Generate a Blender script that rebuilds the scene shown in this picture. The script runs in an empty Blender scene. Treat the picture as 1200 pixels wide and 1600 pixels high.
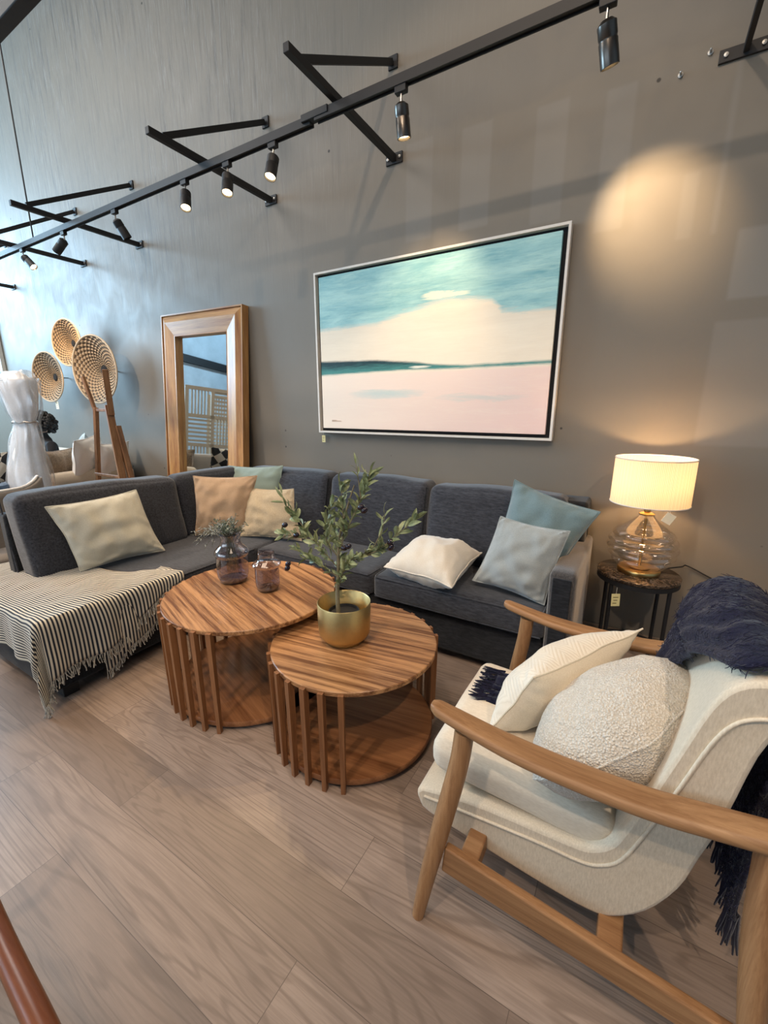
import bpy, bmesh, math, random
from mathutils import Vector, Matrix, noise, Quaternion
random.seed(7)
PI = math.pi
C = bpy.context.scene.collection
SC = bpy.context.scene

# ------------------------------------------------------------------ camera
F = 660.0; HY = 637.0; VX = -537.0; CH = 1.4
pit = math.atan((800-HY)/F); hd = math.hypot(F, 800-HY)
yaw = PI/2-math.atan((600-VX)/hd)
fw = Vector((-math.sin(yaw)*math.cos(pit), math.cos(yaw)*math.cos(pit), -math.sin(pit)))
rt = Vector((math.cos(yaw), math.sin(yaw), 0)); up = rt.cross(fw)
cam = bpy.data.cameras.new('camera'); co = bpy.data.objects.new('camera', cam); C.objects.link(co)
M = Matrix((rt, up, -fw)).transposed().to_4x4(); M.translation = Vector((0, 0, CH)); co.matrix_world = M
cam.sensor_fit = 'HORIZONTAL'; cam.sensor_width = 36; cam.lens = 36*F/1200; cam.clip_start = .02
SC.camera = co
SC.view_settings.view_transform = 'Standard'; SC.view_settings.look = 'None'
SC.view_settings.gamma = 1; SC.view_settings.use_curve_mapping = False
SC.view_settings.exposure = 0.12

# ------------------------------------------------------------------ world and large lights
W = bpy.data.worlds.new('world'); SC.world = W; W.use_nodes = True
W.node_tree.nodes['Background'].inputs[0].default_value = (.55, .75, 1, 1)
W.node_tree.nodes['Background'].inputs[1].default_value = 1.2

def light(name, kind, loc, energy, color, target=None, size=None, sizey=None, spot=None, blend=.5, rad=None, spread=None):
    l = bpy.data.lights.new(name, kind); l.energy = energy; l.color = color
    o = bpy.data.objects.new(name, l); C.objects.link(o); o.location = loc
    if target is not None:
        o.rotation_euler = (Vector(target)-Vector(loc)).to_track_quat('-Z', 'Y').to_euler()
    if kind == 'AREA':
        l.shape = 'RECTANGLE'; l.size = size; l.size_y = sizey
        if spread: l.spread = spread
    if kind == 'SPOT': l.spot_size = math.radians(spot); l.spot_blend = blend
    if rad is not None and kind in ('SPOT', 'POINT'): l.shadow_soft_size = rad
    return o
COOL = (.50, .77, 1.0); WARM = (1.0, .70, .40); NEUT = (1, .79, .60); WY_ = 2.773
light('window_daylight_left', 'AREA', (-10.85, .6, 3.55), 900, COOL, (-6.2, 2.4, 3.3), 3.4, 2.4)
light('window_daylight_front', 'AREA', (-4.4, -4.8, 2.3), 120, (.80, .90, 1.0), (-3.4, 1, .6), 7.4, 2.6)
light('left_wall_fill', 'SPOT', (-8.3, -2.6, 4.9), 420, COOL, (-11, -3.0, 3.2), spot=110, blend=.6, rad=.1)  # unseen spot added to brighten the wall reflected in the mirror
light('ceiling_fill_seating', 'AREA', (-.9, -.3, 5.2), 80, NEUT, (-1.2, 1.6, 0), 3.6, 1.6)  # unseen soft overhead light added to lift the seating area
light('ceiling_fill_back_of_shop', 'AREA', (-5.6, .2, 5.2), 150, (1, .93, .86), (-5.8, 1.6, 0), 3.0, 1.6)  # second unseen overhead light, added to brighten the far left
for p, t, e, s in [((-.9, -1.6, 4.2), (-1.3, 1.0, 0), 170, 66), ((1.6, -.8, 4.2), (.4, 1.25, .4), 210, 52), ((-3.4, -.6, 4.2), (-2.8, 1.4, .2), 90, 60), ((-.6, -.4, 4.3), (-1.2, WY_, 1.5), 130, 64), ((-5.0, -.4, 4.2), (-4.5, 1.6, .9), 330, 56)]:
    light('downlight_and_fill', 'SPOT', p, e, NEUT, t, spot=s, blend=.3, rad=.05)  # downlights over the seating; unseen wall and far-left spots added to brighten those areas

# ------------------------------------------------------------------ node helpers
class NT:
    def __init__(s, name):
        s.m = bpy.data.materials.new(name); s.m.use_nodes = True; s.t = s.m.node_tree; s.n = s.t.nodes
        s.b = s.n['Principled BSDF']; s.out = s.n['Material Output']; s._o = None
    def new(s, kind, **kw):
        n = s.n.new(kind)
        for k, v in kw.items(): setattr(n, k, v)
        return n
    def link(s, a, b): s.t.links.new(a, b)
    def put(s, sock, v):
        if isinstance(v, bpy.types.NodeSocket): s.link(v, sock)
        elif isinstance(v, (tuple, list)) and len(v) == 3 and sock.type == 'RGBA': sock.default_value = (*v, 1)
        else: sock.default_value = v
    def obj(s, scale=(1, 1, 1), loc=(0, 0, 0), rot=(0, 0, 0), uv=False):
        tc = s.new('ShaderNodeTexCoord'); mp = s.new('ShaderNodeMapping')
        s.link(tc.outputs['UV' if uv else 'Object'], mp.inputs[0])
        mp.inputs['Scale'].default_value = scale; mp.inputs['Location'].default_value = loc; mp.inputs['Rotation'].default_value = rot
        return mp.outputs[0]
    def noise(s, vec, scale=5, detail=4, rough=.6, dist=0):
        n = s.new('ShaderNodeTexNoise'); s.link(vec, n.inputs['Vector'])
        n.inputs['Scale'].default_value = scale; n.inputs['Detail'].default_value = detail
        n.inputs['Roughness'].default_value = rough; n.inputs['Distortion'].default_value = dist
        return n.outputs['Fac']
    def math(s, op, a, b=0, c=None, clamp=False):
        n = s.new('ShaderNodeMath', operation=op, use_clamp=clamp); s.put(n.inputs[0], a); s.put(n.inputs[1], b)
        if c is not None: s.put(n.inputs[2], c)
        return n.outputs[0]
    def ramp(s, fac, stops, interp='LINEAR'):
        n = s.new('ShaderNodeValToRGB'); e = n.color_ramp.elements; n.color_ramp.interpolation = interp
        while len(e) > 1: e.remove(e[0])
        e[0].position = stops[0][0]; e[0].color = (*stops[0][1], 1) if not isinstance(stops[0][1], (int, float)) else (stops[0][1],)*3+(1,)
        for p, c in stops[1:]:
            x = e.new(p); x.color = (*c, 1) if not isinstance(c, (int, float)) else (c, c, c, 1)
        s.put(n.inputs[0], fac); return n.outputs[0]
    def mix(s, fac, a, b, blend='MIX'):
        n = s.new('ShaderNodeMix', data_type='RGBA', blend_type=blend); s.put(n.inputs[0], fac); s.put(n.inputs[6], a); s.put(n.inputs[7], b)
        return n.outputs[2]
    def bump(s, h, strength=.3, dist=.01):
        n = s.new('ShaderNodeBump'); s.put(n.inputs['Height'], h); n.inputs['Strength'].default_value = strength
        n.inputs['Distance'].default_value = dist; s.link(n.outputs[0], s.b.inputs['Normal'])
    def set(s, **kw):
        for k, v in kw.items(): s.put(s.b.inputs[k.replace('_', ' ')], v)
        return s.m
    def sep(s, vec):
        n = s.new('ShaderNodeSeparateXYZ'); s.link(vec, n.inputs[0]); return n.outputs

def plain(name, col, rough=.5, metal=0, var=.12, bump=.05, scale=30):
    t = NT(name); v = t.obj(); f = t.noise(v, scale, 3)
    c = t.mix(f, tuple(x*(1-var) for x in col), tuple(min(1, x*(1+var)) for x in col))
    t.set(Base_Color=c, Roughness=rough, Metallic=metal)
    if bump: t.bump(f, bump, .003)
    return t.m

def fabric(name, col, col2=None, weave=420, rough=.95, sheen=.3, bump=.35, streak=(1, 1, 1), big=.12):
    col2 = col2 or tuple(x*.72 for x in col)
    t = NT(name); v = t.obj(); a = t.noise(t.obj(streak), weave, 3, .7); b = t.noise(v, 4, 3)
    c = t.mix(t.ramp(a, [(.3, 0), (.7, 1)]), col2, col)
    c = t.mix(t.math('MULTIPLY', b, big*2), c, tuple(x*.6 for x in col))
    t.set(Base_Color=c, Roughness=rough, Sheen_Weight=sheen, Sheen_Roughness=.5, Specular_IOR_Level=.15)
    t.bump(a, bump, .002); return t.m

def wood(name, dark, light_, axis='x', rings=26, rough=.42, rot=0, contrast=1.0, stretch=.06, warp=.5):
    sc = {'x': (stretch, 1, 1), 'y': (1, stretch, 1), 'z': (1, 1, stretch)}[axis]
    t = NT(name); v0 = t.obj(rot=(0, 0, rot)) if rot else t.obj()
    mp = t.new('ShaderNodeMapping'); t.link(v0, mp.inputs[0]); mp.inputs['Scale'].default_value = sc; v = mp.outputs[0]
    a = t.noise(v, rings, 4, .6, warp); b = t.noise(v, rings*7, 3, .7); g = t.noise(v, rings*.25, 2)
    f = t.math('ADD', t.math('MULTIPLY', a, .72), t.math('MULTIPLY', b, .28))
    k = .13/contrast
    c = t.mix(t.ramp(f, [(.5-k, 0), (.5+k, 1)]), dark, light_)
    c = t.mix(t.math('MULTIPLY', g, .35), c, tuple(x*.75 for x in dark))
    t.set(Base_Color=c, Roughness=rough, Specular_IOR_Level=.35); t.bump(f, .12, .002); return t.m

def emit(name, col, strength):
    t = NT(name); t.set(Base_Color=col, Emission_Color=col, Emission_Strength=strength); return t.m

def thin_glass(name, tint, refl=.12, tint_amount=1.0, rough=.02):
    t = NT(name); tr = t.new('ShaderNodeBsdfTransparent'); gl = t.new('ShaderNodeBsdfGlossy'); mx = t.new('ShaderNodeMixShader')
    lw = t.new('ShaderNodeLayerWeight'); lw.inputs[0].default_value = .35
    tr.inputs[0].default_value = (*tint, 1); gl.inputs[0].default_value = (1, 1, 1, 1); gl.inputs['Roughness'].default_value = rough
    f = t.math('ADD', t.math('MULTIPLY', lw.outputs['Facing'], .55), refl*.5, clamp=True)
    t.link(f, mx.inputs[0]); t.link(tr.outputs[0], mx.inputs[1]); t.link(gl.outputs[0], mx.inputs[2]); t.link(mx.outputs[0], t.out.inputs[0])
    return t.m

# ------------------------------------------------------------------ object helpers
def tag(o, label=None, cat=None, group=None, kind=None):
    if label: o['label'] = label
    if cat: o['category'] = cat
    if group: o['group'] = group
    if kind: o['kind'] = kind
    return o
def empty(name, loc, label=None, cat=None, group=None, rz=0):
    o = bpy.data.objects.new(name, None); C.objects.link(o); o.location = loc; o.rotation_euler = (0, 0, rz)
    o.empty_display_size = .1
    return tag(o, label, cat, group)
def obj(name, vf, mat, parent=None, smooth=True, bevel=0, sub=0, loc=None, world=True, uv=None, solid=0, angle=None):
    """vf = (verts, faces) in world coordinates (or local when world=False)"""
    vs, fs = vf[0], vf[1]
    off = Vector((0, 0, 0))
    if parent is not None and world:
        off = Vector(parent.location)
        if parent.parent: off = off+Vector(parent.parent.location)
    elif parent is None and loc is None and world:
        xs = [v[0] for v in vs]; ys = [v[1] for v in vs]; zs = [v[2] for v in vs]
        off = Vector(((min(xs)+max(xs))/2, (min(ys)+max(ys))/2, min(zs)))
    elif parent is None and loc is not None: off = Vector(loc) if world else Vector((0, 0, 0))
    me = bpy.data.meshes.new(name); me.from_pydata([tuple(Vector(v)-off) for v in vs], [], fs); me.validate(); me.update()
    if uv:
        l = me.uv_layers.new(name='UVMap')
        for lp in me.loops: l.data[lp.index].uv = uv[lp.vertex_index]
    if smooth:
        for p in me.polygons: p.use_smooth = True
        if not sub: me.set_sharp_from_angle(angle=math.radians(48))
    if mat is not None: me.materials.append(mat)
    o = bpy.data.objects.new(name, me); C.objects.link(o)
    if parent is not None: o.parent = parent
    else: o.location = off if world else (loc or (0, 0, 0))
    if solid:
        s = o.modifiers.new('solid', 'SOLIDIFY'); s.thickness = solid; s.offset = 0
    if bevel:
        b = o.modifiers.new('bevel', 'BEVEL'); b.width = bevel; b.segments = 3; b.limit_method = 'ANGLE'; b.angle_limit = math.radians(angle or 40)
        if smooth:
            b.harden_normals = True
    if sub:
        s = o.modifiers.new('sub', 'SUBSURF'); s.levels = sub; s.render_levels = sub
    return o
def join(*vfs):
    V = []; Fc = []
    for v, f in vfs:
        n = len(V); V += list(v); Fc += [tuple(i+n for i in q) for q in f]
    return V, Fc
def box(x0, x1, y0, y1, z0, z1):
    v = [(x, y, z) for x in (x0, x1) for y in (y0, y1) for z in (z0, z1)]
    return v, [(0, 1, 3, 2), (4, 6, 7, 5), (0, 4, 5, 1), (2, 3, 7, 6), (0, 2, 6, 4), (1, 5, 7, 3)]
def xf(vf, m): return [m @ Vector(v) for v in vf[0]], vf[1]
def bar(a, b, w, h, upv=(0, 0, 1), w2=None, h2=None):
    a = Vector(a); b = Vector(b); d = (b-a).normalized(); s = d.cross(Vector(upv)).normalized(); u = s.cross(d)
    w2 = w2 or w; h2 = h2 or h; V = []
    for p, ww, hh in ((a, w, h), (b, w2, h2)):
        for i, j in ((-1, -1), (1, -1), (1, 1), (-1, 1)): V.append(p+s*i*ww/2+u*j*hh/2)
    return V, [(3, 2, 1, 0), (4, 5, 6, 7), (0, 1, 5, 4), (1, 2, 6, 5), (2, 3, 7, 6), (3, 0, 4, 7)]
def tube(pts, r, n=10, cap=True, closed=False, flat=None):
    """tube along pts; r a number or a list; flat = (sx, sy) cross-section scale with world-up reference"""
    pts = [Vector(p) for p in pts]; m = len(pts); rs = r if isinstance(r, (list, tuple)) else [r]*m
    V = []; Fc = []; prev = None
    for i, p in enumerate(pts):
        if closed: d = pts[(i+1) % m]-pts[i-1]
        else: d = pts[min(i+1, m-1)]-pts[max(i-1, 0)]
        d.normalize()
        if prev is None:
            ref = Vector((0, 0, 1)) if abs(d.z) < .9 else Vector((1, 0, 0))
            s = d.cross(ref).normalized()
        else:
            s = (prev-d*prev.dot(d)).normalized()
        prev = s; u = s.cross(d)
        for k in range(n):
            a = 2*PI*k/n; cx, cy = math.cos(a), math.sin(a)
            if flat: cx *= flat[0]; cy *= flat[1]
            V.append(p+s*cx*rs[i]+u*cy*rs[i])
    segs = m if closed else m-1
    for i in range(segs):
        j = (i+1) % m
        for k in range(n):
            l = (k+1) % n; Fc.append((i*n+k, i*n+l, j*n+l, j*n+k))
    if cap and not closed:
        Fc.append(tuple(range(n))[::-1]); Fc.append(tuple((m-1)*n+k for k in range(n)))
    return V, Fc
def lathe(prof, c=(0, 0, 0), n=48, cap_bottom=False, cap_top=False):
    V = []; Fc = []; m = len(prof)
    for r, z in prof:
        for k in range(n):
            a = 2*PI*k/n; V.append((c[0]+r*math.cos(a), c[1]+r*math.sin(a), c[2]+z))
    for i in range(m-1):
        for k in range(n):
            l = (k+1) % n; Fc.append((i*n+k, i*n+l, (i+1)*n+l, (i+1)*n+k))
    if cap_bottom: Fc.append(tuple(range(n))[::-1])
    if cap_top: Fc.append(tuple((m-1)*n+k for k in range(n)))
    return V, Fc
def grid(nu, nv, fn):
    V = [fn(i/nu, j/nv) for j in range(nv+1) for i in range(nu+1)]
    Fc = [(j*(nu+1)+i, j*(nu+1)+i+1, (j+1)*(nu+1)+i+1, (j+1)*(nu+1)+i) for j in range(nv) for i in range(nu)]
    return V, Fc
def nz(p, s=1.0, k=0): return noise.noise(Vector((p[0]*s+k, p[1]*s+k*1.7, p[2]*s-k)))
def smooth_path(pts, n=8):
    pts = [Vector(p) for p in pts]; out = []
    for i in range(len(pts)-1):
        p0 = pts[max(i-1, 0)]; p1 = pts[i]; p2 = pts[i+1]; p3 = pts[min(i+2, len(pts)-1)]
        for k in range(n):
            t = k/n; out.append(.5*((2*p1)+(p2-p0)*t+(2*p0-5*p1+4*p2-p3)*t*t+(3*p1-p0-3*p2+p3)*t**3))
    out.append(pts[-1]); return out
def rbox(x0, x1, y0, y1, z0, z1, r=.03, puff=(0, 0, 0), n=14, wob=.004, ws=5, fn=None, seed=0):
    """rounded cushion block, puffed along each axis"""
    c = Vector(((x0+x1)/2, (y0+y1)/2, (z0+z1)/2)); h = Vector(((x1-x0)/2, (y1-y0)/2, (z1-z0)/2))
    bm = bmesh.new(); bmesh.ops.create_cube(bm, size=2)
    bmesh.ops.subdivide_edges(bm, edges=bm.edges[:], cuts=n, use_grid_fill=True)
    V = []
    for v in bm.verts:
        q = Vector([math.sin(a*PI/2*.999)*.55+a*.45 for a in v.co])
        p = Vector((q.x*h.x, q.y*h.y, q.z*h.z))
        cl = Vector([max(-(h[i]-r), min(h[i]-r, p[i])) for i in range(3)])
        d = p-cl
        if d.length > 1e-9: p = cl+d.normalized()*min(r, max(abs(d[0]), abs(d[1]), abs(d[2])))
        s = [1-q[i]*q[i] for i in range(3)]
        p.x += puff[0]*(q.x)*s[1]**.6*s[2]**.6; p.y += puff[1]*(q.y)*s[0]**.6*s[2]**.6; p.z += puff[2]*q.z*s[0]**.6*s[1]**.6
        p = c+p
        if wob: p += Vector((nz(p, ws, seed), nz(p, ws, seed+9), nz(p, ws, seed+5)))*wob
        V.append(fn(p) if fn else p)
    bm.verts.index_update(); Fc = [tuple(v.index for v in f.verts) for f in bm.faces]; bm.free()
    return V, Fc
def pillow(bl, br, tr, tl, th, n=30, ear=.07, wr=.009, seed=0, flatb=0, rnd=0):
    """scatter cushion through four seam corners"""
    bl, br, tr, tl = map(Vector, (bl, br, tr, tl)); nr = ((br-bl)+(tr-tl)).cross((tl-bl)+(tr-br)).normalized()
    V = []; Fc = []; idx = {}
    def P(i, j, s):
        u = -math.cos(PI*i/n)*.6+(2*i/n-1)*.4; v = -math.cos(PI*j/n)*.6+(2*j/n-1)*.4
        uu = u*(1-ear*(1-v*v)); vv = v*(1-ear*(1-u*u))
        uu, vv = uu*math.sqrt(1-rnd*vv*vv), vv*math.sqrt(1-rnd*uu*uu); a = (uu+1)/2; b = (vv+1)/2
        p = bl*(1-a)*(1-b)+br*a*(1-b)+tr*a*b+tl*(1-a)*b
        f = max(0, (1-abs(u)**2.6))**.62*max(0, (1-abs(v)**2.6))**.62
        w = (1-f)*f**.3*math.sin(14*u+9*nz((u, v, seed), 2.2))*math.cos(11*v+8*nz((v, u, seed+3), 2.0))*wr*1.6
        w += nz((u*1.2, v*1.2, seed+s*4), 2.4, seed)*wr*2.2*f
        p = p+nr*s*(th/2*f*(1-(flatb if s < 0 else 0))+w*(1 if f > 0 else 0))
        e = abs(u)**8+abs(v)**8
        p += nr*nz((u*3, v*3, seed), .6)*wr*2*min(1, e)
        return p
    for s in (1, -1):
        for j in range(n+1):
            for i in range(n+1):
                edge = i in (0, n) or j in (0, n)
                if s == -1 and edge: idx[(i, j, s)] = idx[(i, j, 1)]; continue
                idx[(i, j, s)] = len(V); V.append(P(i, j, s))
    for s in (1, -1):
        for j in range(n):
            for i in range(n):
                q = (idx[(i, j, s)], idx[(i+1, j, s)], idx[(i+1, j+1, s)], idx[(i, j+1, s)])
                Fc.append(q if s == 1 else q[::-1])
    edge = [V[idx[(i, 0, 1)]] for i in range(n+1)]+[V[idx[(n, j, 1)]] for j in range(1, n+1)]+[V[idx[(i, n, 1)]] for i in range(n-1, -1, -1)]+[V[idx[(0, j, 1)]] for j in range(n-1, 0, -1)]
    return (V, Fc), edge
def cushion_thing(name, label, cat, group, corners, th, mat, pipe=None, pr=.0035, **kw):
    vf, e = pillow(*corners, th, **kw)
    c = sum((Vector(p) for p in corners), Vector())/4; c.z = min(v[2] for v in vf[0])
    t = empty(name, c, label, cat, group)
    obj('cover', vf, mat, t)
    obj('piping', tube(e, pr, 6, closed=True), pipe or mat, t)
    return t

# ------------------------------------------------------------------ materials
m_wall = None
def wall_material():
    t = NT('aged_plaster_paint'); v = t.obj(); x, y, z = t.sep(v)
    big = t.noise(v, .7, 4, .6); blot = t.noise(v, 3.2, 5, .65, .6)
    stre = t.noise(t.obj((9, 1, .55)), 3.2, 6, .75, .3); fine = t.noise(t.obj((40, 1, 1.6)), 2.2, 4, .8)
    c = t.mix(big, (.158, .136, .106), (.196, .174, .142))
    c = t.mix(t.math('MULTIPLY', t.ramp(blot, [(.52, 0), (.66, 1)]), .22), c, (.15, .14, .125))
    patch = t.ramp(t.noise(t.obj((1, 1, .6)), 1.1, 4, .6), [(.40, .35), (.60, 1)])
    # weather streaks on the upper left of the wall
    left = t.math('MULTIPLY', t.ramp(t.math('MULTIPLY', x, -.12), [(.08, 0), (.5, 1)]), t.ramp(t.math('MULTIPLY', z, .25), [(.52, 0), (.75, 1)]))
    left = t.math('MULTIPLY', left, patch)
    c = t.mix(t.math('MULTIPLY', t.math('MULTIPLY', t.ramp(stre, [(.36, 1), (.50, 0)]), left), .8), c, (.075, .072, .07))
    c = t.mix(t.math('MULTIPLY', t.math('MULTIPLY', t.ramp(fine, [(.36, 1), (.46, 0)]), left), .6), c, (.30, .30, .29))
    # reflected window light painted into the wall colour as paler rectangles
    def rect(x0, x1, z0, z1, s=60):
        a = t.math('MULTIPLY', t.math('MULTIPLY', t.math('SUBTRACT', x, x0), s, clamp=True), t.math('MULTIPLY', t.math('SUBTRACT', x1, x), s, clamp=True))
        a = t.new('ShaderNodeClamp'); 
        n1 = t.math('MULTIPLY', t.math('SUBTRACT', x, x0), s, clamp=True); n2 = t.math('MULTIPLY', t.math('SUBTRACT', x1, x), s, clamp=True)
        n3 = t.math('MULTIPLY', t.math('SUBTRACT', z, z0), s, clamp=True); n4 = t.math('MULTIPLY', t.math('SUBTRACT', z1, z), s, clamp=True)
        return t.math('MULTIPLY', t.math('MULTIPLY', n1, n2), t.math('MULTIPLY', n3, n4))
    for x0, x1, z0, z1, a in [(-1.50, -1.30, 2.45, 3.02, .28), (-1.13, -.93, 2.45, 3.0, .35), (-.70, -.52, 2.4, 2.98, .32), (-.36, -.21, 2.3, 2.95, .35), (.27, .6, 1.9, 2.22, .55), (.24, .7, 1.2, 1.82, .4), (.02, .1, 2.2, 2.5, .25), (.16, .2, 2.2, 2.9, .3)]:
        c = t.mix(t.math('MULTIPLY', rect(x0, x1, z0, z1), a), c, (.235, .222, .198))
    # darker band high on the wall, ragged edges
    edge = t.math('ADD', z, t.math('MULTIPLY', t.noise(v, 2.4, 3), .25))
    band = t.math('MULTIPLY', t.math('MULTIPLY', t.math('SUBTRACT', edge, 3.14), 30, clamp=True), t.math('MULTIPLY', t.math('SUBTRACT', 3.5, edge), 30, clamp=True))
    c = t.mix(t.math('MULTIPLY', band, .28), c, (.125, .116, .104))
    # small screw holes
    vo = t.new('ShaderNodeTexVoronoi'); t.link(t.obj((1, 0, 1)), vo.inputs['Vector']); vo.inputs['Scale'].default_value = 4.0
    hole = t.math('MULTIPLY', t.ramp(vo.outputs['Distance'], [(.028, 1), (.045, 0)]), t.ramp(t.noise(v, 1.1, 1), [(.46, 0), (.5, 1)]))
    c = t.mix(hole, c, (.03, .028, .025))
    t.set(Base_Color=c, Roughness=t.math('ADD', .42, t.math('MULTIPLY', blot, .3)), Specular_IOR_Level=.4)
    t.bump(t.math('ADD', t.math('MULTIPLY', stre, left), t.math('MULTIPLY', blot, .3)), .25, .01); return t.m
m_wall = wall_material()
def floor_material():
    t = NT('oak_plank_floor'); v = t.obj()
    v2 = t.obj(loc=(.10, .0105, 0))
    b = t.new('ShaderNodeTexBrick'); t.link(v2, b.inputs['Vector'])
    b.offset = .37; b.offset_frequency = 2
    b.inputs['Color1'].default_value = (0, 0, 0, 1); b.inputs['Color2'].default_value = (1, 1, 1, 1); b.inputs['Mortar'].default_value = (.5, .5, .5, 1)
    b.inputs['Scale'].default_value = 1; b.inputs['Mortar Size'].default_value = .0010; b.inputs['Brick Width'].default_value = 1.35; b.inputs['Row Height'].default_value = .1905
    b.inputs['Mortar Smooth'].default_value = .2
    rnd = b.outputs['Color']
    add = t.new('ShaderNodeVectorMath', operation='ADD'); sc = t.new('ShaderNodeVectorMath', operation='SCALE'); t.link(rnd, sc.inputs[0]); sc.inputs['Scale'].default_value = 7.3
    t.link(v, add.inputs[0]); t.link(sc.outputs[0], add.inputs[1])
    def st(s):
        m = t.new('ShaderNodeMapping'); t.link(add.outputs[0], m.inputs[0]); m.inputs['Scale'].default_value = s; return m.outputs[0]
    g = t.noise(st((.15, 1.5, 1)), 3.6, 3, .45, .7)
    rings = t.math('ADD', .5, t.math('MULTIPLY', t.math('SINE', t.math('MULTIPLY', g, 120)), .5)); fine = t.noise(st((1.2, 30, 1)), 5, 4, .7); blot = t.noise(st((.7, 2.0, 1)), 3.0, 3)
    c = t.mix(rnd, (.205, .150, .116), (.375, .288, .232))
    c = t.mix(t.math('MULTIPLY', t.ramp(rings, [(.0, 1), (.3, 0)]), .42), c, (.125, .088, .066))
    c = t.mix(t.math('MULTIPLY', t.ramp(fine, [(.42, 1), (.6, 0)]), .28), c, (.135, .098, .075))
    c = t.mix(t.math('MULTIPLY', t.ramp(blot, [(.50, 0), (.70, 1)]), .55), c, (.15, .11, .088))
    c = t.mix(t.math('MULTIPLY', b.outputs['Fac'], .8), c, (.09, .065, .052))
    t.set(Base_Color=c, Roughness=t.math('ADD', .30, t.math('MULTIPLY', fine, .22)), Specular_IOR_Level=.5)
    t.bump(t.math('SUBTRACT', fine, t.math('MULTIPLY', b.outputs['Fac'], 3)), .12, .002); return t.m
m_floor = floor_material()
m_ceil = plain('ceiling_paint', (.10, .10, .11), .9)
m_conc = plain('opposite_wall_paint', (.42, .48, .52), .8, scale=3, var=.25)
m_white = plain('white_paint', (.62, .58, .52), .6)
m_black = plain('black_powder_coat', (.006, .006, .007), .6, .0)
m_chrome = plain('brushed_steel', (.45, .42, .38), .28, 1, var=.05)
m_galv = plain('galvanised_steel', (.45, .45, .43), .45, .8)
m_brass = plain('brushed_brass', (.66, .44, .17), .28, 1, var=.08, scale=60)
m_gold = plain('satin_gold_paint', (.55, .40, .17), .42, 1, var=.08, scale=80, bump=.1)
m_gold_in = plain('dull_gold_inside', (.30, .22, .08), .5, .8)
m_table = wood('striped_walnut_veneer', (.13, .050, .018), (.50, .265, .118), 'x', 40, .36, contrast=1.5, stretch=.035, warp=.25)
m_slat = wood('walnut_slat', (.15, .058, .022), (.33, .15, .062), 'z', 30, .42, stretch=.05)
m_shelf = wood('walnut_base_board', (.16, .06, .022), (.36, .165, .07), 'x', 26, .4, contrast=1.1, stretch=.035, warp=.25)
m_oak = wood('ash_armchair_wood', (.24, .115, .048), (.43, .235, .108), 'x', 45, .42, stretch=.05)
m_oakz = wood('ash_armchair_leg_wood', (.24, .115, .048), (.43, .235, .108), 'z', 45, .42, stretch=.05)
m_mirrorwood = wood('honey_rosewood', (.25, .10, .036), (.60, .34, .12), 'z', 16, .38, stretch=.05, warp=.2)
m_mirrorwoodx = wood('honey_rosewood_rail', (.25, .10, .036), (.60, .34, .12), 'x', 16, .38, stretch=.05, warp=.2)
m_teak = wood('teak', (.17, .072, .028), (.38, .19, .08), 'z', 30, .5)
m_redwood = wood('polished_reddish_wood', (.11, .03, .012), (.24, .085, .035), 'x', 20, .3, warp=.3)
m_sofa = fabric('charcoal_chenille', (.056, .059, .072), (.010, .011, .014), 95, sheen=.3, bump=.5, streak=(.25, 1, 1), big=.2)
m_sofa_dark = fabric('charcoal_chenille_base', (.026, .028, .033), (.006, .007, .009), 95, sheen=.15, bump=.5, streak=(.25, 1, 1), big=.2)
m_linen = fabric('oatmeal_linen', (.74, .63, .48), (.58, .48, .35), 260, sheen=.2, bump=.12, streak=(1, 1, .25), big=.08)
m_linenw = fabric('oatmeal_linen_cushion', (.78, .68, .54), (.66, .56, .43), 260, sheen=.2, bump=.12, streak=(.25, 1, 1), big=.08)
m_ivory = fabric('ivory_cotton', (.74, .66, .52), (.62, .53, .39), 300, bump=.2, big=.06)
m_offwhite = fabric('offwhite_velvet', (.72, .66, .56), (.62, .55, .45), 260, sheen=.5, bump=.2, big=.06)
m_greencream = fabric('pale_stone_velvet', (.56, .54, .45), (.45, .43, .345), 240, sheen=.4, bump=.25)
m_beige = fabric('tan_velvet', (.50, .35, .225), (.38, .255, .155), 240, sheen=.4, bump=.2)
m_linen2 = fabric('coarse_sand_linen', (.58, .48, .33), (.30, .23, .145), 330, sheen=.1, bump=.5)
m_sage = fabric('sage_velvet', (.22, .27, .22), (.17, .21, .17), 240, sheen=.5, bump=.2)
m_blue = fabric('dusty_teal_velvet', (.165, .235, .245), (.12, .175, .19), 240, sheen=.5, bump=.2)
m_silver = fabric('silver_blue_velvet', (.35, .375, .365), (.27, .295, .29), 240, sheen=.7, bump=.2)
m_navy = fabric('navy_knit', (.012, .012, .034), (.002, .002, .008), 120, sheen=.15, bump=1.0)
m_greylinen = fabric('grey_beige_linen', (.26, .225, .19), (.20, .17, .14), 240)
m_brownfur = fabric('brown_mottled_fur', (.30, .215, .14), (.13, .09, .055), 60, sheen=.4, bump=.6)
m_bgsofa = fabric('cream_sofa_linen', (.58, .49, .38), (.48, .40, .30), 200)
m_card = plain('tag_card', (.70, .62, .30), .7)
m_cardw = plain('white_tag_card', (.75, .66, .48), .7)
m_ink = plain('tag_ink', (.10, .07, .03), .7)
m_string = plain('tag_string', (.6, .55, .45), .8)
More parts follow.
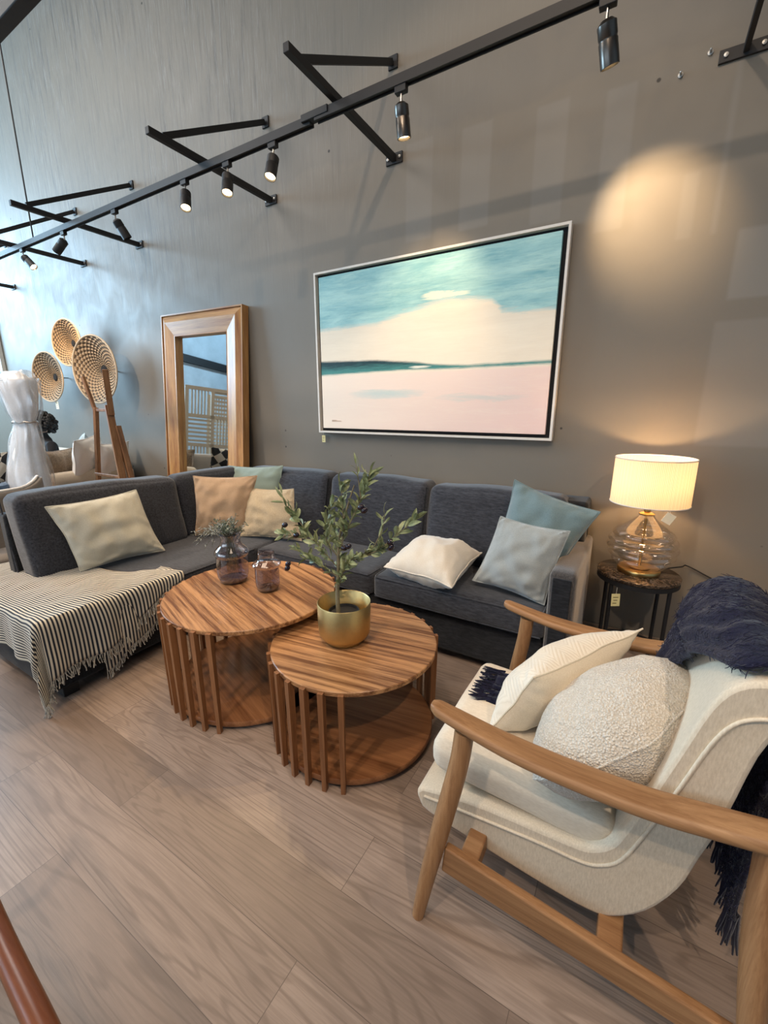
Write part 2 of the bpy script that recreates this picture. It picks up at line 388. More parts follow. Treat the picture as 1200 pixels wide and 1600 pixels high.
def boucle():
    t = NT('ivory_boucle'); v = t.obj(); vo = t.new('ShaderNodeTexVoronoi'); t.link(v, vo.inputs['Vector']); vo.inputs['Scale'].default_value = 190
    n = t.noise(v, 90, 4, .7, 1.5); h = t.math('SUBTRACT', n, t.math('MULTIPLY', vo.outputs['Distance'], .9))
    c = t.mix(t.ramp(h, [(-.0, 0), (.42, 1)]), (.70, .61, .49), (.90, .84, .74))
    t.set(Base_Color=c, Roughness=1.0, Sheen_Weight=.4, Specular_IOR_Level=.1); t.bump(h, 1.0, .006); return t.m
m_boucle = boucle()
def ribbed():
    t = NT('ivory_ribbed_matelasse'); v = t.obj(rot=(.3, .5, .9)); x, y, z = t.sep(v)
    h = t.math('ABSOLUTE', t.math('SINE', t.math('ADD', t.math('MULTIPLY', x, 150), t.math('MULTIPLY', t.math('PINGPONG', y, .04), 260))))
    n = t.noise(v, 160, 3); h2 = t.math('ADD', t.math('MULTIPLY', h, .6), t.math('MULTIPLY', n, .4))
    t.set(Base_Color=t.mix(h2, (.66, .58, .46), (.76, .69, .57)), Roughness=.95, Sheen_Weight=.3, Specular_IOR_Level=.1); t.bump(h2, .35, .004); return t.m
m_ribbed = ribbed()

# ------------------------------------------------------------------ room shell
WY = 2.773; XL = -11.0; XR = 3.6; YF = -5.0; ZC = 5.4
def struct(name, vf, mat, **kw):
    o = obj(name, vf, mat, **kw); o['kind'] = 'structure'; return o
struct('floor', box(XL, XR, YF, WY, -.12, 0), m_floor, smooth=False, loc=(0, 0, 0))
struct('ceiling', box(XL, XR, YF, WY, ZC, ZC+.1), m_ceil, smooth=False)
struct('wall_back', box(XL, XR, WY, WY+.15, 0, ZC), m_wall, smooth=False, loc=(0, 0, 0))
struct('wall_right', box(XR, XR+.15, YF, WY, 0, ZC), m_conc, smooth=False)
wy0, wy1, wz0, wz1 = -1.1, 2.3, 2.3, 4.8
struct('wall_left', join(box(XL-.15, XL, YF, wy0, 0, ZC), box(XL-.15, XL, wy1, WY, 0, ZC), box(XL-.15, XL, wy0, wy1, 0, wz0), box(XL-.15, XL, wy0, wy1, wz1, ZC)), m_conc, smooth=False)
fx0, fx1, fz0, fz1 = -8.2, -.6, .9, 3.7
struct('wall_front', join(box(XL, fx0, YF-.15, YF, 0, ZC), box(fx1, XR, YF-.15, YF, 0, ZC), box(fx0, fx1, YF-.15, YF, 0, fz0), box(fx0, fx1, YF-.15, YF, fz1, ZC)), m_conc, smooth=False)
m_pane = thin_glass('window_glass', (.92, .97, 1))
def window(name, a0, a1, z0, z1, plane, axis, nb):
    root = empty(name, (0, 0, 0)); root['kind'] = 'structure'
    def bx(p, q, r, s, d0, d1): return box(d0, d1, p, q, r, s) if axis == 'x' else box(p, q, d0, d1, r, s)
    fr = [bx(a0, a1, z0, z0+.06, plane-.1, plane-.02), bx(a0, a1, z1-.06, z1, plane-.1, plane-.02), bx(a0, a0+.06, z0, z1, plane-.1, plane-.02), bx(a1-.06, a1, z0, z1, plane-.1, plane-.02)]
    for i in range(1, nb): m = a0+(a1-a0)*i/nb; fr.append(bx(m-.025, m+.025, z0, z1, plane-.1, plane-.02))
    obj('window_frame', join(*fr), m_black, root, smooth=False)
    obj('pane', bx(a0+.05, a1-.05, z0+.05, z1-.05, plane-.065, plane-.055), m_pane, root, smooth=False)
window('window_1', wy0, wy1, wz0, wz1, XL, 'x', 3)
window('window_2', fx0, fx1, fz0, fz1, YF, 'y', 4)
struct('baseboard_back', box(XL+.01, XR-.01, WY-.015, WY-.0005, 0.0, .075), plain('brown_baseboard', (.20, .145, .10), .5), smooth=False, bevel=.004)
struct('trim_1', box(XL+.001, XL+.06, YF+.02, WY-.02, 3.02, 3.2) if False else box(XL+.001, XL+.12, YF+.02, wy0-.05, 3.3, 3.5), m_black, smooth=False)

# ------------------------------------------------------------------ track lighting
AZ = 2.955
TRACK_LABEL = 'long black lighting track on wall arms above the painting and sofa'
track = empty('lighting_track', (-3, 2.13, 2.905), TRACK_LABEL, 'lighting track')
def support(x, yend, label, brace=True):
    t = obj('support_arm', bar((x, WY-.012, AZ), (x+.015, yend, AZ), .035, .038), m_black, track, smooth=False, bevel=.003)
    pl = obj('wall_plate', box(x-.06, x+.06, WY-.012, WY-.0005, AZ-.03, AZ+.03), m_black, t, smooth=False, bevel=.002)
    for s in (-.043, .043): obj('bolt', xf(lathe([(.0001, 0), (.009, 0), (.009, .007), (.0001, .009)], n=10), Matrix.Translation((x+s, WY-.012, AZ)) @ Matrix.Rotation(PI/2, 4, 'X')), m_galv, track)
    if brace:
        obj('brace', bar((x-.015, WY-.015, 3.463), (x-.012, yend+.12, AZ+.03), .022, .034), m_black, t, smooth=False, bevel=.003)
        obj('brace_plate', box(x-.045, x+.02, WY-.012, WY-.0005, 3.43, 3.50), m_black, t, smooth=False, bevel=.002)
    return t
support(-1.577, 1.762, 'black wall arm crossing the track above the painting, with diagonal brace')
support(-2.672, 1.78, 'black wall arm crossing the track left of the three glowing spots, with brace')
support(-4.46, 1.745, 'black wall arm crossing the track above the baskets, ending left in open air')
support(-5.55, 1.82, 'black wall arm crossing the track near the left edge of the photo')
support(-7.40, 1.9, 'farthest black wall arm at left edge above the woven baskets')
t = empty('track_support_bracket', (.191, WY, 2.92), 'short black bracket bar at top right rising from a bolted wall plate', 'lighting bracket')
obj('bar', bar((.191, WY-.01, 2.925), (.195, 2.38, 2.95), .022, .035), m_black, t, smooth=False, bevel=.003)
pl = obj('wall_plate', box(.095, .275, WY-.012, WY-.0005, 2.895, 2.945), m_black, t, smooth=False, bevel=.002)
for s in (.12, .25): obj('bolt', xf(lathe([(.0001, 0), (.009, 0), (.009, .007), (.0001, .009)], n=10), Matrix.Translation((s, WY-.012, 2.92)) @ Matrix.Rotation(PI/2, 4, 'X')), m_galv, pl)
for k, (sx, sz) in enumerate([(-.045, 2.905), (.06, 2.955)]):
    b = obj('wall_anchor', xf(lathe([(.0001, 0), (.011, 0), (.011, .006), (.005, .008), (.004, .03), (.0001, .032)], n=12), Matrix.Translation((sx, WY, sz)) @ Matrix.Rotation(PI/2, 4, 'X')), m_galv)
    tag(b, ['left bare metal anchor bolt in the wall beside the top right bracket', 'right bare metal anchor bolt in the wall just above the top right bracket'][k], 'anchor bolt')
TZ = 2.905; ty = lambda x: 2.125+.018*(x+3.5)/3.5
t = track
def rail(x0, x1, dy=0): 
    return join(bar((x0, ty(x0)+dy, TZ), (x1, ty(x1)+dy, TZ), .036, .034), bar((x0, ty(x0)+dy-.016, TZ-.02), (x1, ty(x1)+dy-.016, TZ-.02), .006, .012), bar((x0, ty(x0)+dy+.016, TZ-.02), (x1, ty(x1)+dy+.016, TZ-.02), .006, .012))
obj('rail', rail(-9.8, -1.73), m_black, t, smooth=False)
obj('rail', rail(-1.69, .6, -.012), m_black, t, smooth=False)
obj('joiner', box(-1.78, -1.60, 2.10, 2.15, TZ-.012, TZ+.022), m_black, t, smooth=False, bevel=.003)
t2 = obj('ceiling_beam', bar((-9, 1.0, 2.87), (2.6, 1.0, 2.87), .05, .065), m_black, smooth=False, bevel=.004)
tag(t2, 'thick black metal bar cutting across the top left corner of the photo', 'beam')
cb = obj('suspension_cable', tube([(-5.05, 2.115, 2.92), (-5.02, 2.115, ZC)], .0065, 6), m_black); tag(cb, 'thin dark cable dropping vertically to the track at upper left', 'cable')
m_lens = emit('spot_lens_lit', (1, .72, .38), 12)
m_lens_off = plain('spot_lens_off', (.35, .3, .22), .3)
spots = [(-5.31, (.9, .35, -1), True, 'farthest glowing track spotlight at left edge'),
         (-4.50, (-.9, -.3, -.75), True, 'glowing track spotlight second from the left, tipped sideways'),
         (-3.69, (.25, .5, -1), False, 'unlit black track spotlight left of the three glowing ones'),
         (-2.83, (.35, -.35, -1), True, 'leftmost of the three glowing track spotlights above the mirror'),
         (-2.41, (.25, -.35, -1), True, 'middle of the three glowing track spotlights'),
         (-2.02, (.08, -.38, -1), True, 'rightmost of the three glowing track spotlights'),
         (-1.175, (.02, .22, -1), True, 'chrome banded track spotlight above the top edge of the painting'),
         (-.300, (.18, .42, -1), True, 'largest track spotlight at top right, turned to the wall')]
for x, d, lit, lab in spots:
    d = Vector(d).normalized(); y = ty(x)-(.012 if x > -1.7 else 0)
    t = empty('track_spotlight', (x, y, TZ-.028), lab, 'spotlight', 'spotlights on the black track')
    obj('adapter', box(x-.03, x+.03, y-.015, y+.015, TZ-.055, TZ-.018), m_black, t, smooth=False, bevel=.003)
    piv = Vector((x, y, TZ-.092)); obj('stem', tube([(x, y, TZ-.055), piv], .006, 8), m_chrome, t)
    q = (-d).to_track_quat('Z', 'Y').to_matrix().to_4x4(); mm = Matrix.Translation(piv) @ q
    R = .034
    obj('housing', xf(lathe([(.0001, 0), (R*.6, 0), (R, -.012), (R, -.05), (R*.94, -.053), (R*.94, -.058), (R, -.061), (R, -.135), (R*.9, -.136), (R*.86, -.122)], n=24), mm), m_black if x < -1.5 else plain('gunmetal', (.10, .09, .08), .3, .9), t)
    obj('lens', xf(lathe([(.0001, -.124), (R*.87, -.123)], n=24), mm), m_lens if lit else m_lens_off, t)
for x, tgt, e, sp in [(-5.31, (-6.2, WY, 1.75), 60, 55), (-4.5, (-6.4, WY, 1.6), 40, 50), (-2.83, (-2.3, 1.2, 0), 45, 60), (-2.41, (-1.9, 1.3, 0), 45, 60), (-2.02, (-1.8, 1.0, 0), 55, 55), (-1.175, (-1.30, WY, 2.0), 26, 70), (-.30, (-.09, WY, 2.34), 60, 56)]:
    d = [s[1] for s in spots if s[0] == x][0]; p = Vector((x, ty(x), TZ-.092))+Vector(d).normalized()*.15
    light('track_spot_beam', 'SPOT', p, e, WARM, tgt, spot=sp, blend=.9, rad=.02)

# ------------------------------------------------------------------ painting
def painting_material():
    t = NT('abstract_seascape_canvas'); v = t.obj(); X, Y, Z = t.sep(v)
    u = t.math('ADD', t.math('DIVIDE', X, 1.70), .5); w = t.math('DIVIDE', Z, 1.09)   # u 0..1, w 0..1 from bottom
    s1 = t.noise(t.obj((1.1, 1, 9)), 2.2, 6, .72, .5); s2 = t.noise(t.obj((2.5, 1, 40)), 3, 5, .8); s3 = t.noise(t.obj((.8, 1, 3.5), loc=(4, 0, 1)), 2.0, 5, .6, .4)
    sky = t.mix(t.ramp(s3, [(.30, 0), (.66, 1)]), (.125, .36, .42), (.40, .66, .64))
    sky = t.mix(t.math('MULTIPLY', t.ramp(s1, [(.45, 0), (.75, 1)]), .6), sky, (.56, .78, .68))
    sky = t.mix(t.math('MULTIPLY', t.ramp(s2, [(.35, 1), (.5, 0)]), .25), sky, (.10, .27, .33))
    cream = t.mix(s1, (.76, .66, .52), (.90, .82, .66)); cream = t.mix(t.math('MULTIPLY', t.ramp(s2, [(.55, 0), (.8, 1)]), .25), cream, (.62, .60, .48))
    # boundary of the clouds
    bd = t.ramp(u, [(0, .655), (.3, .655), (.42, .70), (.6, .735), (.78, .715), (.82, .65), (1, .62)])
    n_w = t.math('ADD', w, t.math('MULTIPLY', t.math('SUBTRACT', s1, .5), .10)); n_w = t.math('ADD', n_w, t.math('MULTIPLY', t.math('SUBTRACT', s2, .5), .04))
    isky = t.math('MULTIPLY', t.math('SUBTRACT', n_w, bd), 28, clamp=True)
    c = t.mix(isky, cream, sky)
    # small cloud streak inside the sky
    du = t.math('DIVIDE', t.math('SUBTRACT', u, .60), .105); dw = t.math('DIVIDE', t.math('SUBTRACT', n_w, .785), .022)
    bl = t.math('SUBTRACT', 1, t.math('ADD', t.math('MULTIPLY', du, du), t.math('MULTIPLY', dw, dw)))
    c = t.mix(t.math('MULTIPLY', bl, 1.6, clamp=True), c, (.88, .82, .62))
    # pink water
    pink = t.mix(t.math('MULTIPLY', u, t.math('SUBTRACT', 1.1, w), clamp=True), (.86, .74, .62), (.80, .58, .52))
    pink = t.mix(t.math('MULTIPLY', t.ramp(s1, [(.5, 0), (.8, 1)]), .4), pink, (.90, .80, .66))
    du = t.math('DIVIDE', t.math('SUBTRACT', u, .34), .2); dw = t.math('DIVIDE', t.math('SUBTRACT', n_w, .235), .035)
    bl = t.math('SUBTRACT', 1, t.math('ADD', t.math('MULTIPLY', du, du), t.math('MULTIPLY', dw, dw)), clamp=True)
    pink = t.mix(t.math('MULTIPLY', bl, .75), pink, (.46, .60, .58))
    du = t.math('DIVIDE', t.math('SUBTRACT', u, .75), .2); dw = t.math('DIVIDE', t.math('SUBTRACT', n_w, .20), .022)
    bl = t.math('SUBTRACT', 1, t.math('ADD', t.math('MULTIPLY', du, du), t.math('MULTIPLY', dw, dw)), clamp=True)
    pink = t.mix(t.math('MULTIPLY', bl, .5), pink, (.50, .58, .54))
    wb = t.math('ADD', w, t.math('MULTIPLY', t.math('SUBTRACT', s2, .5), .022))
    c = t.mix(t.math('MULTIPLY', t.math('SUBTRACT', .372, wb), 60, clamp=True), c, pink)
    # dark horizon
    top = t.ramp(u, [(0, .468), (.3, .455), (.5, .425), (.56, .41), (.7, .395), (1, .398)]); bot = t.ramp(u, [(0, .362), (.45, .372), (.6, .366), (1, .367)])
    ht = t.math('MULTIPLY', t.math('MULTIPLY', t.math('SUBTRACT', top, wb), 70, clamp=True), t.math('MULTIPLY', t.math('SUBTRACT', wb, bot), 70, clamp=True))
    dk = t.mix(t.ramp(t.math('ADD', t.math('MULTIPLY', t.math('SUBTRACT', wb, .40), 12), s2), [(.3, 0), (.9, 1)]), (.06, .24, .22), (.008, .035, .04))
    c = t.mix(ht, c, dk)
    du = t.math('DIVIDE', t.math('SUBTRACT', u, .50), .055); dw = t.math('DIVIDE', t.math('SUBTRACT', wb, .393), .009)
    bl = t.math('SUBTRACT', 1, t.math('ADD', t.math('MULTIPLY', du, du), t.math('MULTIPLY', dw, dw)))
    c = t.mix(t.math('MULTIPLY', bl, 1.2, clamp=True), c, (.75, .76, .66))
    t.set(Base_Color=c, Roughness=.45, Specular_IOR_Level=.3); t.bump(s2, .25, .003); return t.m
px0, px1, pz0, pz1 = -2.239, -.454, 1.206, 2.372
t = empty('framed_painting', ((px0+px1)/2, WY, pz0), 'large horizontal abstract seascape in white floater frame hanging above the sofa', 'painting')
yf = WY-.055
def frame4(x0, x1, z0, z1, w, y0, y1): return join(box(x0, x1, y0, y1, z0, z0+w), box(x0, x1, y0, y1, z1-w, z1), box(x0, x0+w, y0, y1, z0+w, z1-w), box(x1-w, x1, y0, y1, z0+w, z1-w))
obj('frame', frame4(px0, px1, pz0, pz1, .014, yf, WY-.003), plain('white_lacquered_wood', (.68, .64, .58), .5), t, smooth=False)
obj('frame_recess', box(px0+.013, px1-.013, WY-.02, WY-.004, pz0+.013, pz1-.013), plain('black_felt', (.006, .006, .007), .9), t, smooth=False)
cvx0, cvx1, cvz0, cvz1 = px0+.042, px1-.042, pz0+.036, pz1-.036
cv = obj('canvas', ([((a)-(cvx0+cvx1)/2, b-WY, c-cvz0) for a, b, c in box(cvx0, cvx1, yf+.006, WY-.021, cvz0, cvz1)[0]], box(0, 1, 0, 1, 0, 1)[1]), painting_material(), t, smooth=False, world=False, bevel=.002)
cv.location = (0, 0, cvz0-pz0)
sg = [(cvx0+.09+.006*i, yf+.0045, cvz0+.055+(.010 if i % 2 else -.004)*(1 if i < 8 else .4)) for i in range(16)]
obj('signature', tube(sg, .0012, 5), plain('signature_paint', (.45, .28, .22), .6), cv, world=False) if False else None
sgo = obj('signature', tube(sg, .0012, 5), plain('signature_paint', (.45, .28, .22), .6), t)

def price_tag(top, w, h, drop, label, mat=m_card, rz=0.0, tilt=0.0, ink=True):
    top = Vector(top); t = empty('price_tag', top, label, 'price tag', 'small hanging price tags')
    c = top+Vector((0, 0, -drop-h/2)); m = Matrix.Translation(c) @ Matrix.Rotation(rz, 4, 'Z') @ Matrix.Rotation(tilt, 4, 'Y')
    obj('card', xf(box(-w/2, w/2, -.0008, .0008, -h/2, h/2), m), mat, t, smooth=False)
    obj('string', tube([top, m @ Vector((0, -.0012, h/2-.008))], .0009, 5), m_string, t)
    if ink:
        for k, (a, b) in enumerate([(-.32, .30), (-.25, .2), (-.34, .12)]):
            z = h*(.22-.24*k)
            obj('writing', xf(box(w*a, w*b, -.0013, -.0008, z-.0018, z+.0018), m), m_ink, t, smooth=False)
    return t
price_tag((-2.205, WY-.04, 1.207), .032, .055, .025, 'yellow paper price tag hanging from lower left corner of the painting')

# ------------------------------------------------------------------ leaning mirror
mx0, mx1, mh = -4.20, -3.055, 2.245
t = empty('leaning_mirror', ((mx0+mx1)/2, 2.545, 0), 'tall mirror with wide honey coloured wooden frame leaning on the wall', 'mirror')
t.rotation_euler = (-math.radians(4.2), 0, 0) if False else (0, 0, 0)
hw = (mx1-mx0)/2
LM = Matrix.Translation(((mx0+mx1)/2, 2.545, 0)) @ Matrix.Rotation(math.radians(-4.0), 4, 'X') @ Matrix.Rotation(math.radians(1.2), 4, 'Y')
# mitred frame: profile rings (inset, y) where y<0 is towards the room
prof = [(0, .07), (0, 0), (.012, 0), (.016, .012), (.075, -.012), (.195, .005), (.205, .003), (.205, .052)]
def ring(ins): return [(-hw+ins, ins+.0), (hw-ins, ins), (hw-ins, mh-ins), (-hw+ins, mh-ins)]
def side(k):
    V = []; Fc = []
    for ins, y in prof:
        r = ring(ins); a, b = r[k], r[(k+1) % 4]
        for j in range(2):
            p = (a, b)[j]; V.append(LM @ Vector((p[0], y, p[1]+.02)))
    n = len(prof)
    for i in range(n-1): Fc.append((2*i, 2*i+2, 2*i+3, 2*i+1))
    Fc.append((2*(n-1), 0, 1, 2*(n-1)+1))
    Fc.append(tuple(range(0, 2*n, 2))[::-1]); Fc.append(tuple(range(1, 2*n, 2)))
    return V, Fc
for k in range(4): obj('frame_rail', side(k), m_mirrorwoodx if k in (0, 2) else m_mirrorwood, t, smooth=False)
tm = NT('mirror_glass'); tm.set(Base_Color=(.88, .93, .93), Metallic=1.0, Roughness=.02)
gv = [LM @ Vector(p) for p in box(-hw+.2, hw-.2, .045, .053, .2, mh-.18)[0]]
obj('glass', (gv, box(0, 1, 0, 1, 0, 1)[1]), tm.m, t, smooth=False)

# lattice screens seen in the mirror
m_lat = plain('beige_lattice_paint', (.42, .34, .25), .7)
def lattice(x, y, rz, label):
    t = empty('lattice_screen', (x, y, 0), label, 'screen', 'beige slatted wooden screens', rz)
    fr = join(box(-.45, .45, -.02, .02, 0, .06), box(-.45, .45, -.02, .02, 2.0, 2.06), box(-.45, -.39, -.02, .02, .06, 2.0), box(.39, .45, -.02, .02, .06, 2.0), box(-.03, .03, -.02, .02, .06, 2.0),
              *[box(-.39, .39, -.02, .02, .06+.5*k-.03, .06+.5*k+.03) for k in range(1, 4)])
    obj('frame', fr, m_lat, t, smooth=False, world=False)
    for r in range(4):
        for c in range(2):
            xa, xb = (-.39, -.03) if c == 0 else (.03, .39); za, zb = .06+.5*r, .06+.5*(r+1)
            for k in range(1, 7):
                if (r+c) % 2: b_ = box(xa+(xb-xa)*k/7-.012, xa+(xb-xa)*k/7+.012, -.012, .012, za, zb)
                else: b_ = box(xa, xb, -.012, .012, za+(zb-za)*k/7-.017, za+(zb-za)*k/7+.017)
                obj('slat', b_, m_lat, t, smooth=False, world=False)
lattice(-6.55, .35, math.radians(-62), 'beige slatted screen mirrored at left in the wood framed mirror')
lattice(-7.15, -.55, math.radians(-50), 'beige slatted screen mirrored at right edge of the wood framed mirror')

# ------------------------------------------------------------------ sectional sofa
SX = -2.27; t = sofa = empty('sectional_sofa', (-1.7, 2.3, 0), 'large charcoal grey corner sofa with chaise running along the wall', 'sofa')
obj('base', join(box(-3.10, -.29, 2.03, 2.74, .05, .285), box(-3.10, SX-.015, .70, 2.03, .05, .285)), m_sofa_dark, t, bevel=.02)
obj('seat_cushion', rbox(-3.10, SX, .687, 2.62, .285, .425, .03, (0, .004, .008), 20, .004), m_sofa, t)
obj('seat_cushion', rbox(SX+.004, -1.285, 2.0, 2.60, .285, .425, .028, (.0, .008, .012), 16, .003, seed=3), m_sofa, t)
obj('seat_cushion', rbox(-1.278, -.285, 2.0, 2.60, .285, .425, .028, (.0, .008, .012), 16, .003, seed=5), m_sofa, t)
for a, b in [(SX+.02, -1.30), (-1.262, -.30)]:
    obj('piping', tube([(a, 2.12, .422), (a, 2.02, .42), (a+.01, 2.0, .416), (b-.01, 2.0, .416), (b, 2.02, .42), (b, 2.12, .422)], .005, 6), m_sofa, t)
    obj('piping', tube([(a, 2.0, .295), (b, 2.0, .295)], .004, 6), m_sofa, t)
obj('piping', tube([(SX-.004, .72, .416), (SX-.004, 1.99, .416)], .005, 6), m_sofa, t)
obj('back_frame', join(box(-3.15, -.20, 2.66, 2.75, .05, .80), box(-3.19, -3.10, .90, 2.75, .05, .80)), m_sofa_dark, t, bevel=.02)
obj('back_frame_end', box(-.40, -.20, 2.56, 2.755, .60, .885), m_sofa_dark, t, bevel=.02)
def lean_y(p): p = p.copy(); p.y += (p.z-.42)*.16-.03; return p
def lean_x(p):
    p = p.copy(); p.x -= (p.z-.42)*.16-.03; return p
for k, (a, b, z) in enumerate([(-2.86, -1.99, .905), (-1.97, -1.165, .915), (-1.15, -.30, .905)]):
    o_ = obj('back_cushion', rbox(a, b, 2.45, 2.65, .41, z, .05, (.004, .02, .014), 18, .012, 3.5, lean_y, seed=k*7+1), m_sofa, t)
    obj('piping', tube([lean_y(Vector(p)) for p in [(b-.012, 2.47, .44), (b-.008, 2.455, .65), (b-.01, 2.47, z-.03)]], .006, 6), m_sofa_dark, t)
def slump(p):
    p = lean_x(p); s = max(0, min(1, (p.y-.9)/1.0)); p.z += .012*math.sin(s*PI*1.0)-.02*s if p.z > .6 else 0; return p
obj('back_cushion', rbox(-3.10, -2.90, .915, 1.90, .41, .915, .05, (.02, .004, .012), 18, .012, 3.5, slump, seed=31), m_sofa, t)
obj('back_cushion', rbox(-3.10, -2.93, 1.91, 2.52, .41, .895, .05, (.01, .004, .01), 14, .01, 3.5, lean_x, seed=41), m_sofa, t)
for a in (.93, .965): obj('piping', tube([lean_x(Vector(p)) for p in [(-3.12 if a < .94 else -2.91, a-.02, .43), (-3.11 if a < .94 else -2.91, a-.022, .66), (-3.11 if a < .94 else -2.93, a-.02, .89)]], .005, 6), m_sofa, t)
m_arm = fabric('charcoal_chenille_arm', (.085, .075, .070), (.022, .021, .022), 170, sheen=.45, bump=.6, streak=(1, 1, .3), big=.1)
obj('armrest', rbox(-.287, -.167, 2.0, 2.765, .05, .65, .022, (.002, .002, .004), 14, .002), m_arm, t)
obj('armrest_front_panel', box(-.270, -.186, 1.992, 2.01, .07, .625), m_sofa_dark, t, bevel=.006)
for x, y in [(-2.33, .78), (-3.02, .78), (-2.33, 1.9), (-.25, 2.07), (-.25, 2.68), (-3.02, 2.68), (-1.3, 2.1)]:
    obj('foot', box(x-.035, x+.035, y-.035, y+.035, 0, .052), m_black, t, smooth=False, bevel=.004)

# ------------------------------------------------------------------ cushions on the sofa
G1 = 'scatter cushions on the charcoal sofa'
cushion_thing('throw_pillow', 'pale stone pillow on the left arm of the sectional above striped throw', 'pillow', G1,
    [(-2.77, 1.10, .45), (-2.70, 1.59, .45), (-2.83, 1.52, .87), (-2.86, 1.02, .85)], .16, m_greencream, seed=1)
cushion_thing('throw_pillow', 'sage green pillow standing behind the tan one in the sofa corner', 'pillow', G1,
    [(-3.15, 2.36, .47), (-2.46, 2.40, .47), (-2.44, 2.50, .945), (-3.10, 2.50, .90)], .12, m_sage, seed=2)
cushion_thing('throw_pillow', 'tan velvet pillow in the sofa corner left of small sand linen pillow', 'pillow', G1,
    [(-2.86, 1.94, .44), (-2.53, 2.15, .44), (-2.53, 2.30, .885), (-2.88, 1.99, .895)], .15, m_beige, seed=3)
cushion_thing('throw_pillow', 'small sand coloured coarse linen pillow in front of tan pillow', 'pillow', G1,
    [(-2.55, 2.12, .435), (-2.04, 2.23, .45), (-2.15, 2.30, .815), (-2.60, 2.26, .79)], .14, m_linen2, seed=4)
cushion_thing('throw_pillow', 'white pillow lying flat on the long seat between plant and pale blue pillow', 'pillow', G1,
    [(-1.19, 1.99, .495), (-.745, 1.93, .495), (-.74, 2.40, .545), (-1.19, 2.44, .53)], .26, m_offwhite, seed=5)
cushion_thing('throw_pillow', 'large dusty teal pillow leaning in the right corner of the sofa', 'pillow', G1,
    [(-.66, 2.25, .50), (-.33, 2.22, .45), (-.125, 2.35, .885), (-.575, 2.40, 1.005)], .16, m_blue, seed=6)
cushion_thing('throw_pillow', 'pale silver blue pillow in front of the large teal pillow', 'pillow', G1,
    [(-.70, 2.13, .47), (-.31, 2.09, .435), (-.235, 2.16, .815), (-.585, 2.20, .835)], .14, m_silver, seed=7)

# ------------------------------------------------------------------ striped throw on the chaise
def stripes():
    t = NT('navy_and_cream_stripes'); v = t.obj(uv=True); x, y, z = t.sep(v)
    w = t.math('SINE', t.math('MULTIPLY', y, 2*PI*56)); f = t.ramp(w, [(.42, 0), (.58, 1)])
    a = t.noise(t.obj(), 320, 3)
    w2 = t.math('MULTIPLY', t.math('ADD', w, 1), .5)
    c = t.mix(t.ramp(w2, [(.44, 0), (.56, 1)]), (.62, .575, .47), (.020, .025, .038))
    edge = t.math('GREATER_THAN', .012, y); c = t.mix(edge, c, (.62, .57, .45))
    t.set(Base_Color=c, Roughness=.95, Sheen_Weight=.2, Specular_IOR_Level=.1); t.bump(a, .3, .002); return t.m
m_stripe = stripes(); m_fringe = fabric('cream_fringe_yarn', (.58, .55, .46), (.14, .15, .17), 90)
ZT = .433; YE = .687
def drape(x, y, lift=0, seed=0, far=1.0):
    dx = max(0, x-SX); dy = max(0, YE-y); d = math.hypot(dx, dy)
    top = ZT+lift+.010*max(0, nz((x*1.6, y*5, 1), 1.6, seed))+.006*nz((x, y, 0), 14, seed)+.012*max(0, nz((x*1.0+y*1.5, x*.3, 2), 3.2, seed))
    if d < 1e-6: return Vector((x, y, top))
    th = math.atan2(dy, dx); out = (.018+lift)*(1-math.exp(-d/.02))+.10*d*math.sin(2*th)**2
    fold = .014*math.sin((y if dx > dy else x)*26+seed)*min(1, d*5)+.008*nz((x*5, y*5, 0), 1.2, seed)*min(1, d*6)
    out += max(-.004, fold)+.02*d; dn = max(0, d-.012)
    z = top-dn*.985
    return Vector((x if dx <= 0 else SX, y if dy <= 0 else YE, 0))+Vector((out*math.cos(th), -out*math.sin(th), max(z, .012))) if d > 0 else None
T0 = Vector((SX+.33, .40)); T1 = Vector((SX+.045, 1.38)); T2 = Vector((-3.36, 1.00)); T3 = Vector((-3.36, .46))
def flat(u, v):
    a = T0.lerp(T1, v); b = T3.lerp(T2, v); p = a.lerp(b, u)
    p = p+Vector((.0, .045*math.sin(u*9+.8)*v*v+.02*math.sin(u*17)*v*v*v)); p = p+Vector((.02*math.sin(v*13)+.09*math.sin(v*PI), 0))*(1-u)**6
    p = p+Vector((0, .05*math.sin(u*PI)*(1-v)))
    return p
bl_root = empty('striped_throw', (-2.75, 1.0, .42), 'navy and cream striped fringed throw draped over the chaise end', 'throw blanket')
NU, NV = 110, 96
def th1(i, j): p = flat(i, j); return drape(p.x, p.y, .010, 2)
vf = grid(NU, NV, th1)
obj('cloth', vf, m_stripe, bl_root, uv=[(i/NU*1.3, j/NV) for j in range(NV+1) for i in range(NU+1)], solid=.003)
# lower folded layer showing under the upper edge
L0 = Vector((SX+.40, .93)); L1 = Vector((SX+.12, 1.42))
def lay2(u, v):
    a = L0.lerp(L1, v); p = a+Vector((-.33*u, .0)); p.x += .012*math.sin(v*16); return p
def th2(i, j): p = lay2(i, j); q = drape(p.x, p.y, .001, 5); return q
vf2 = grid(40, 60, th2)
obj('folded_layer', vf2, m_stripe, bl_root, uv=[(i/40*.3, .05+j/60*.5) for j in range(61) for i in range(41)], solid=.003)
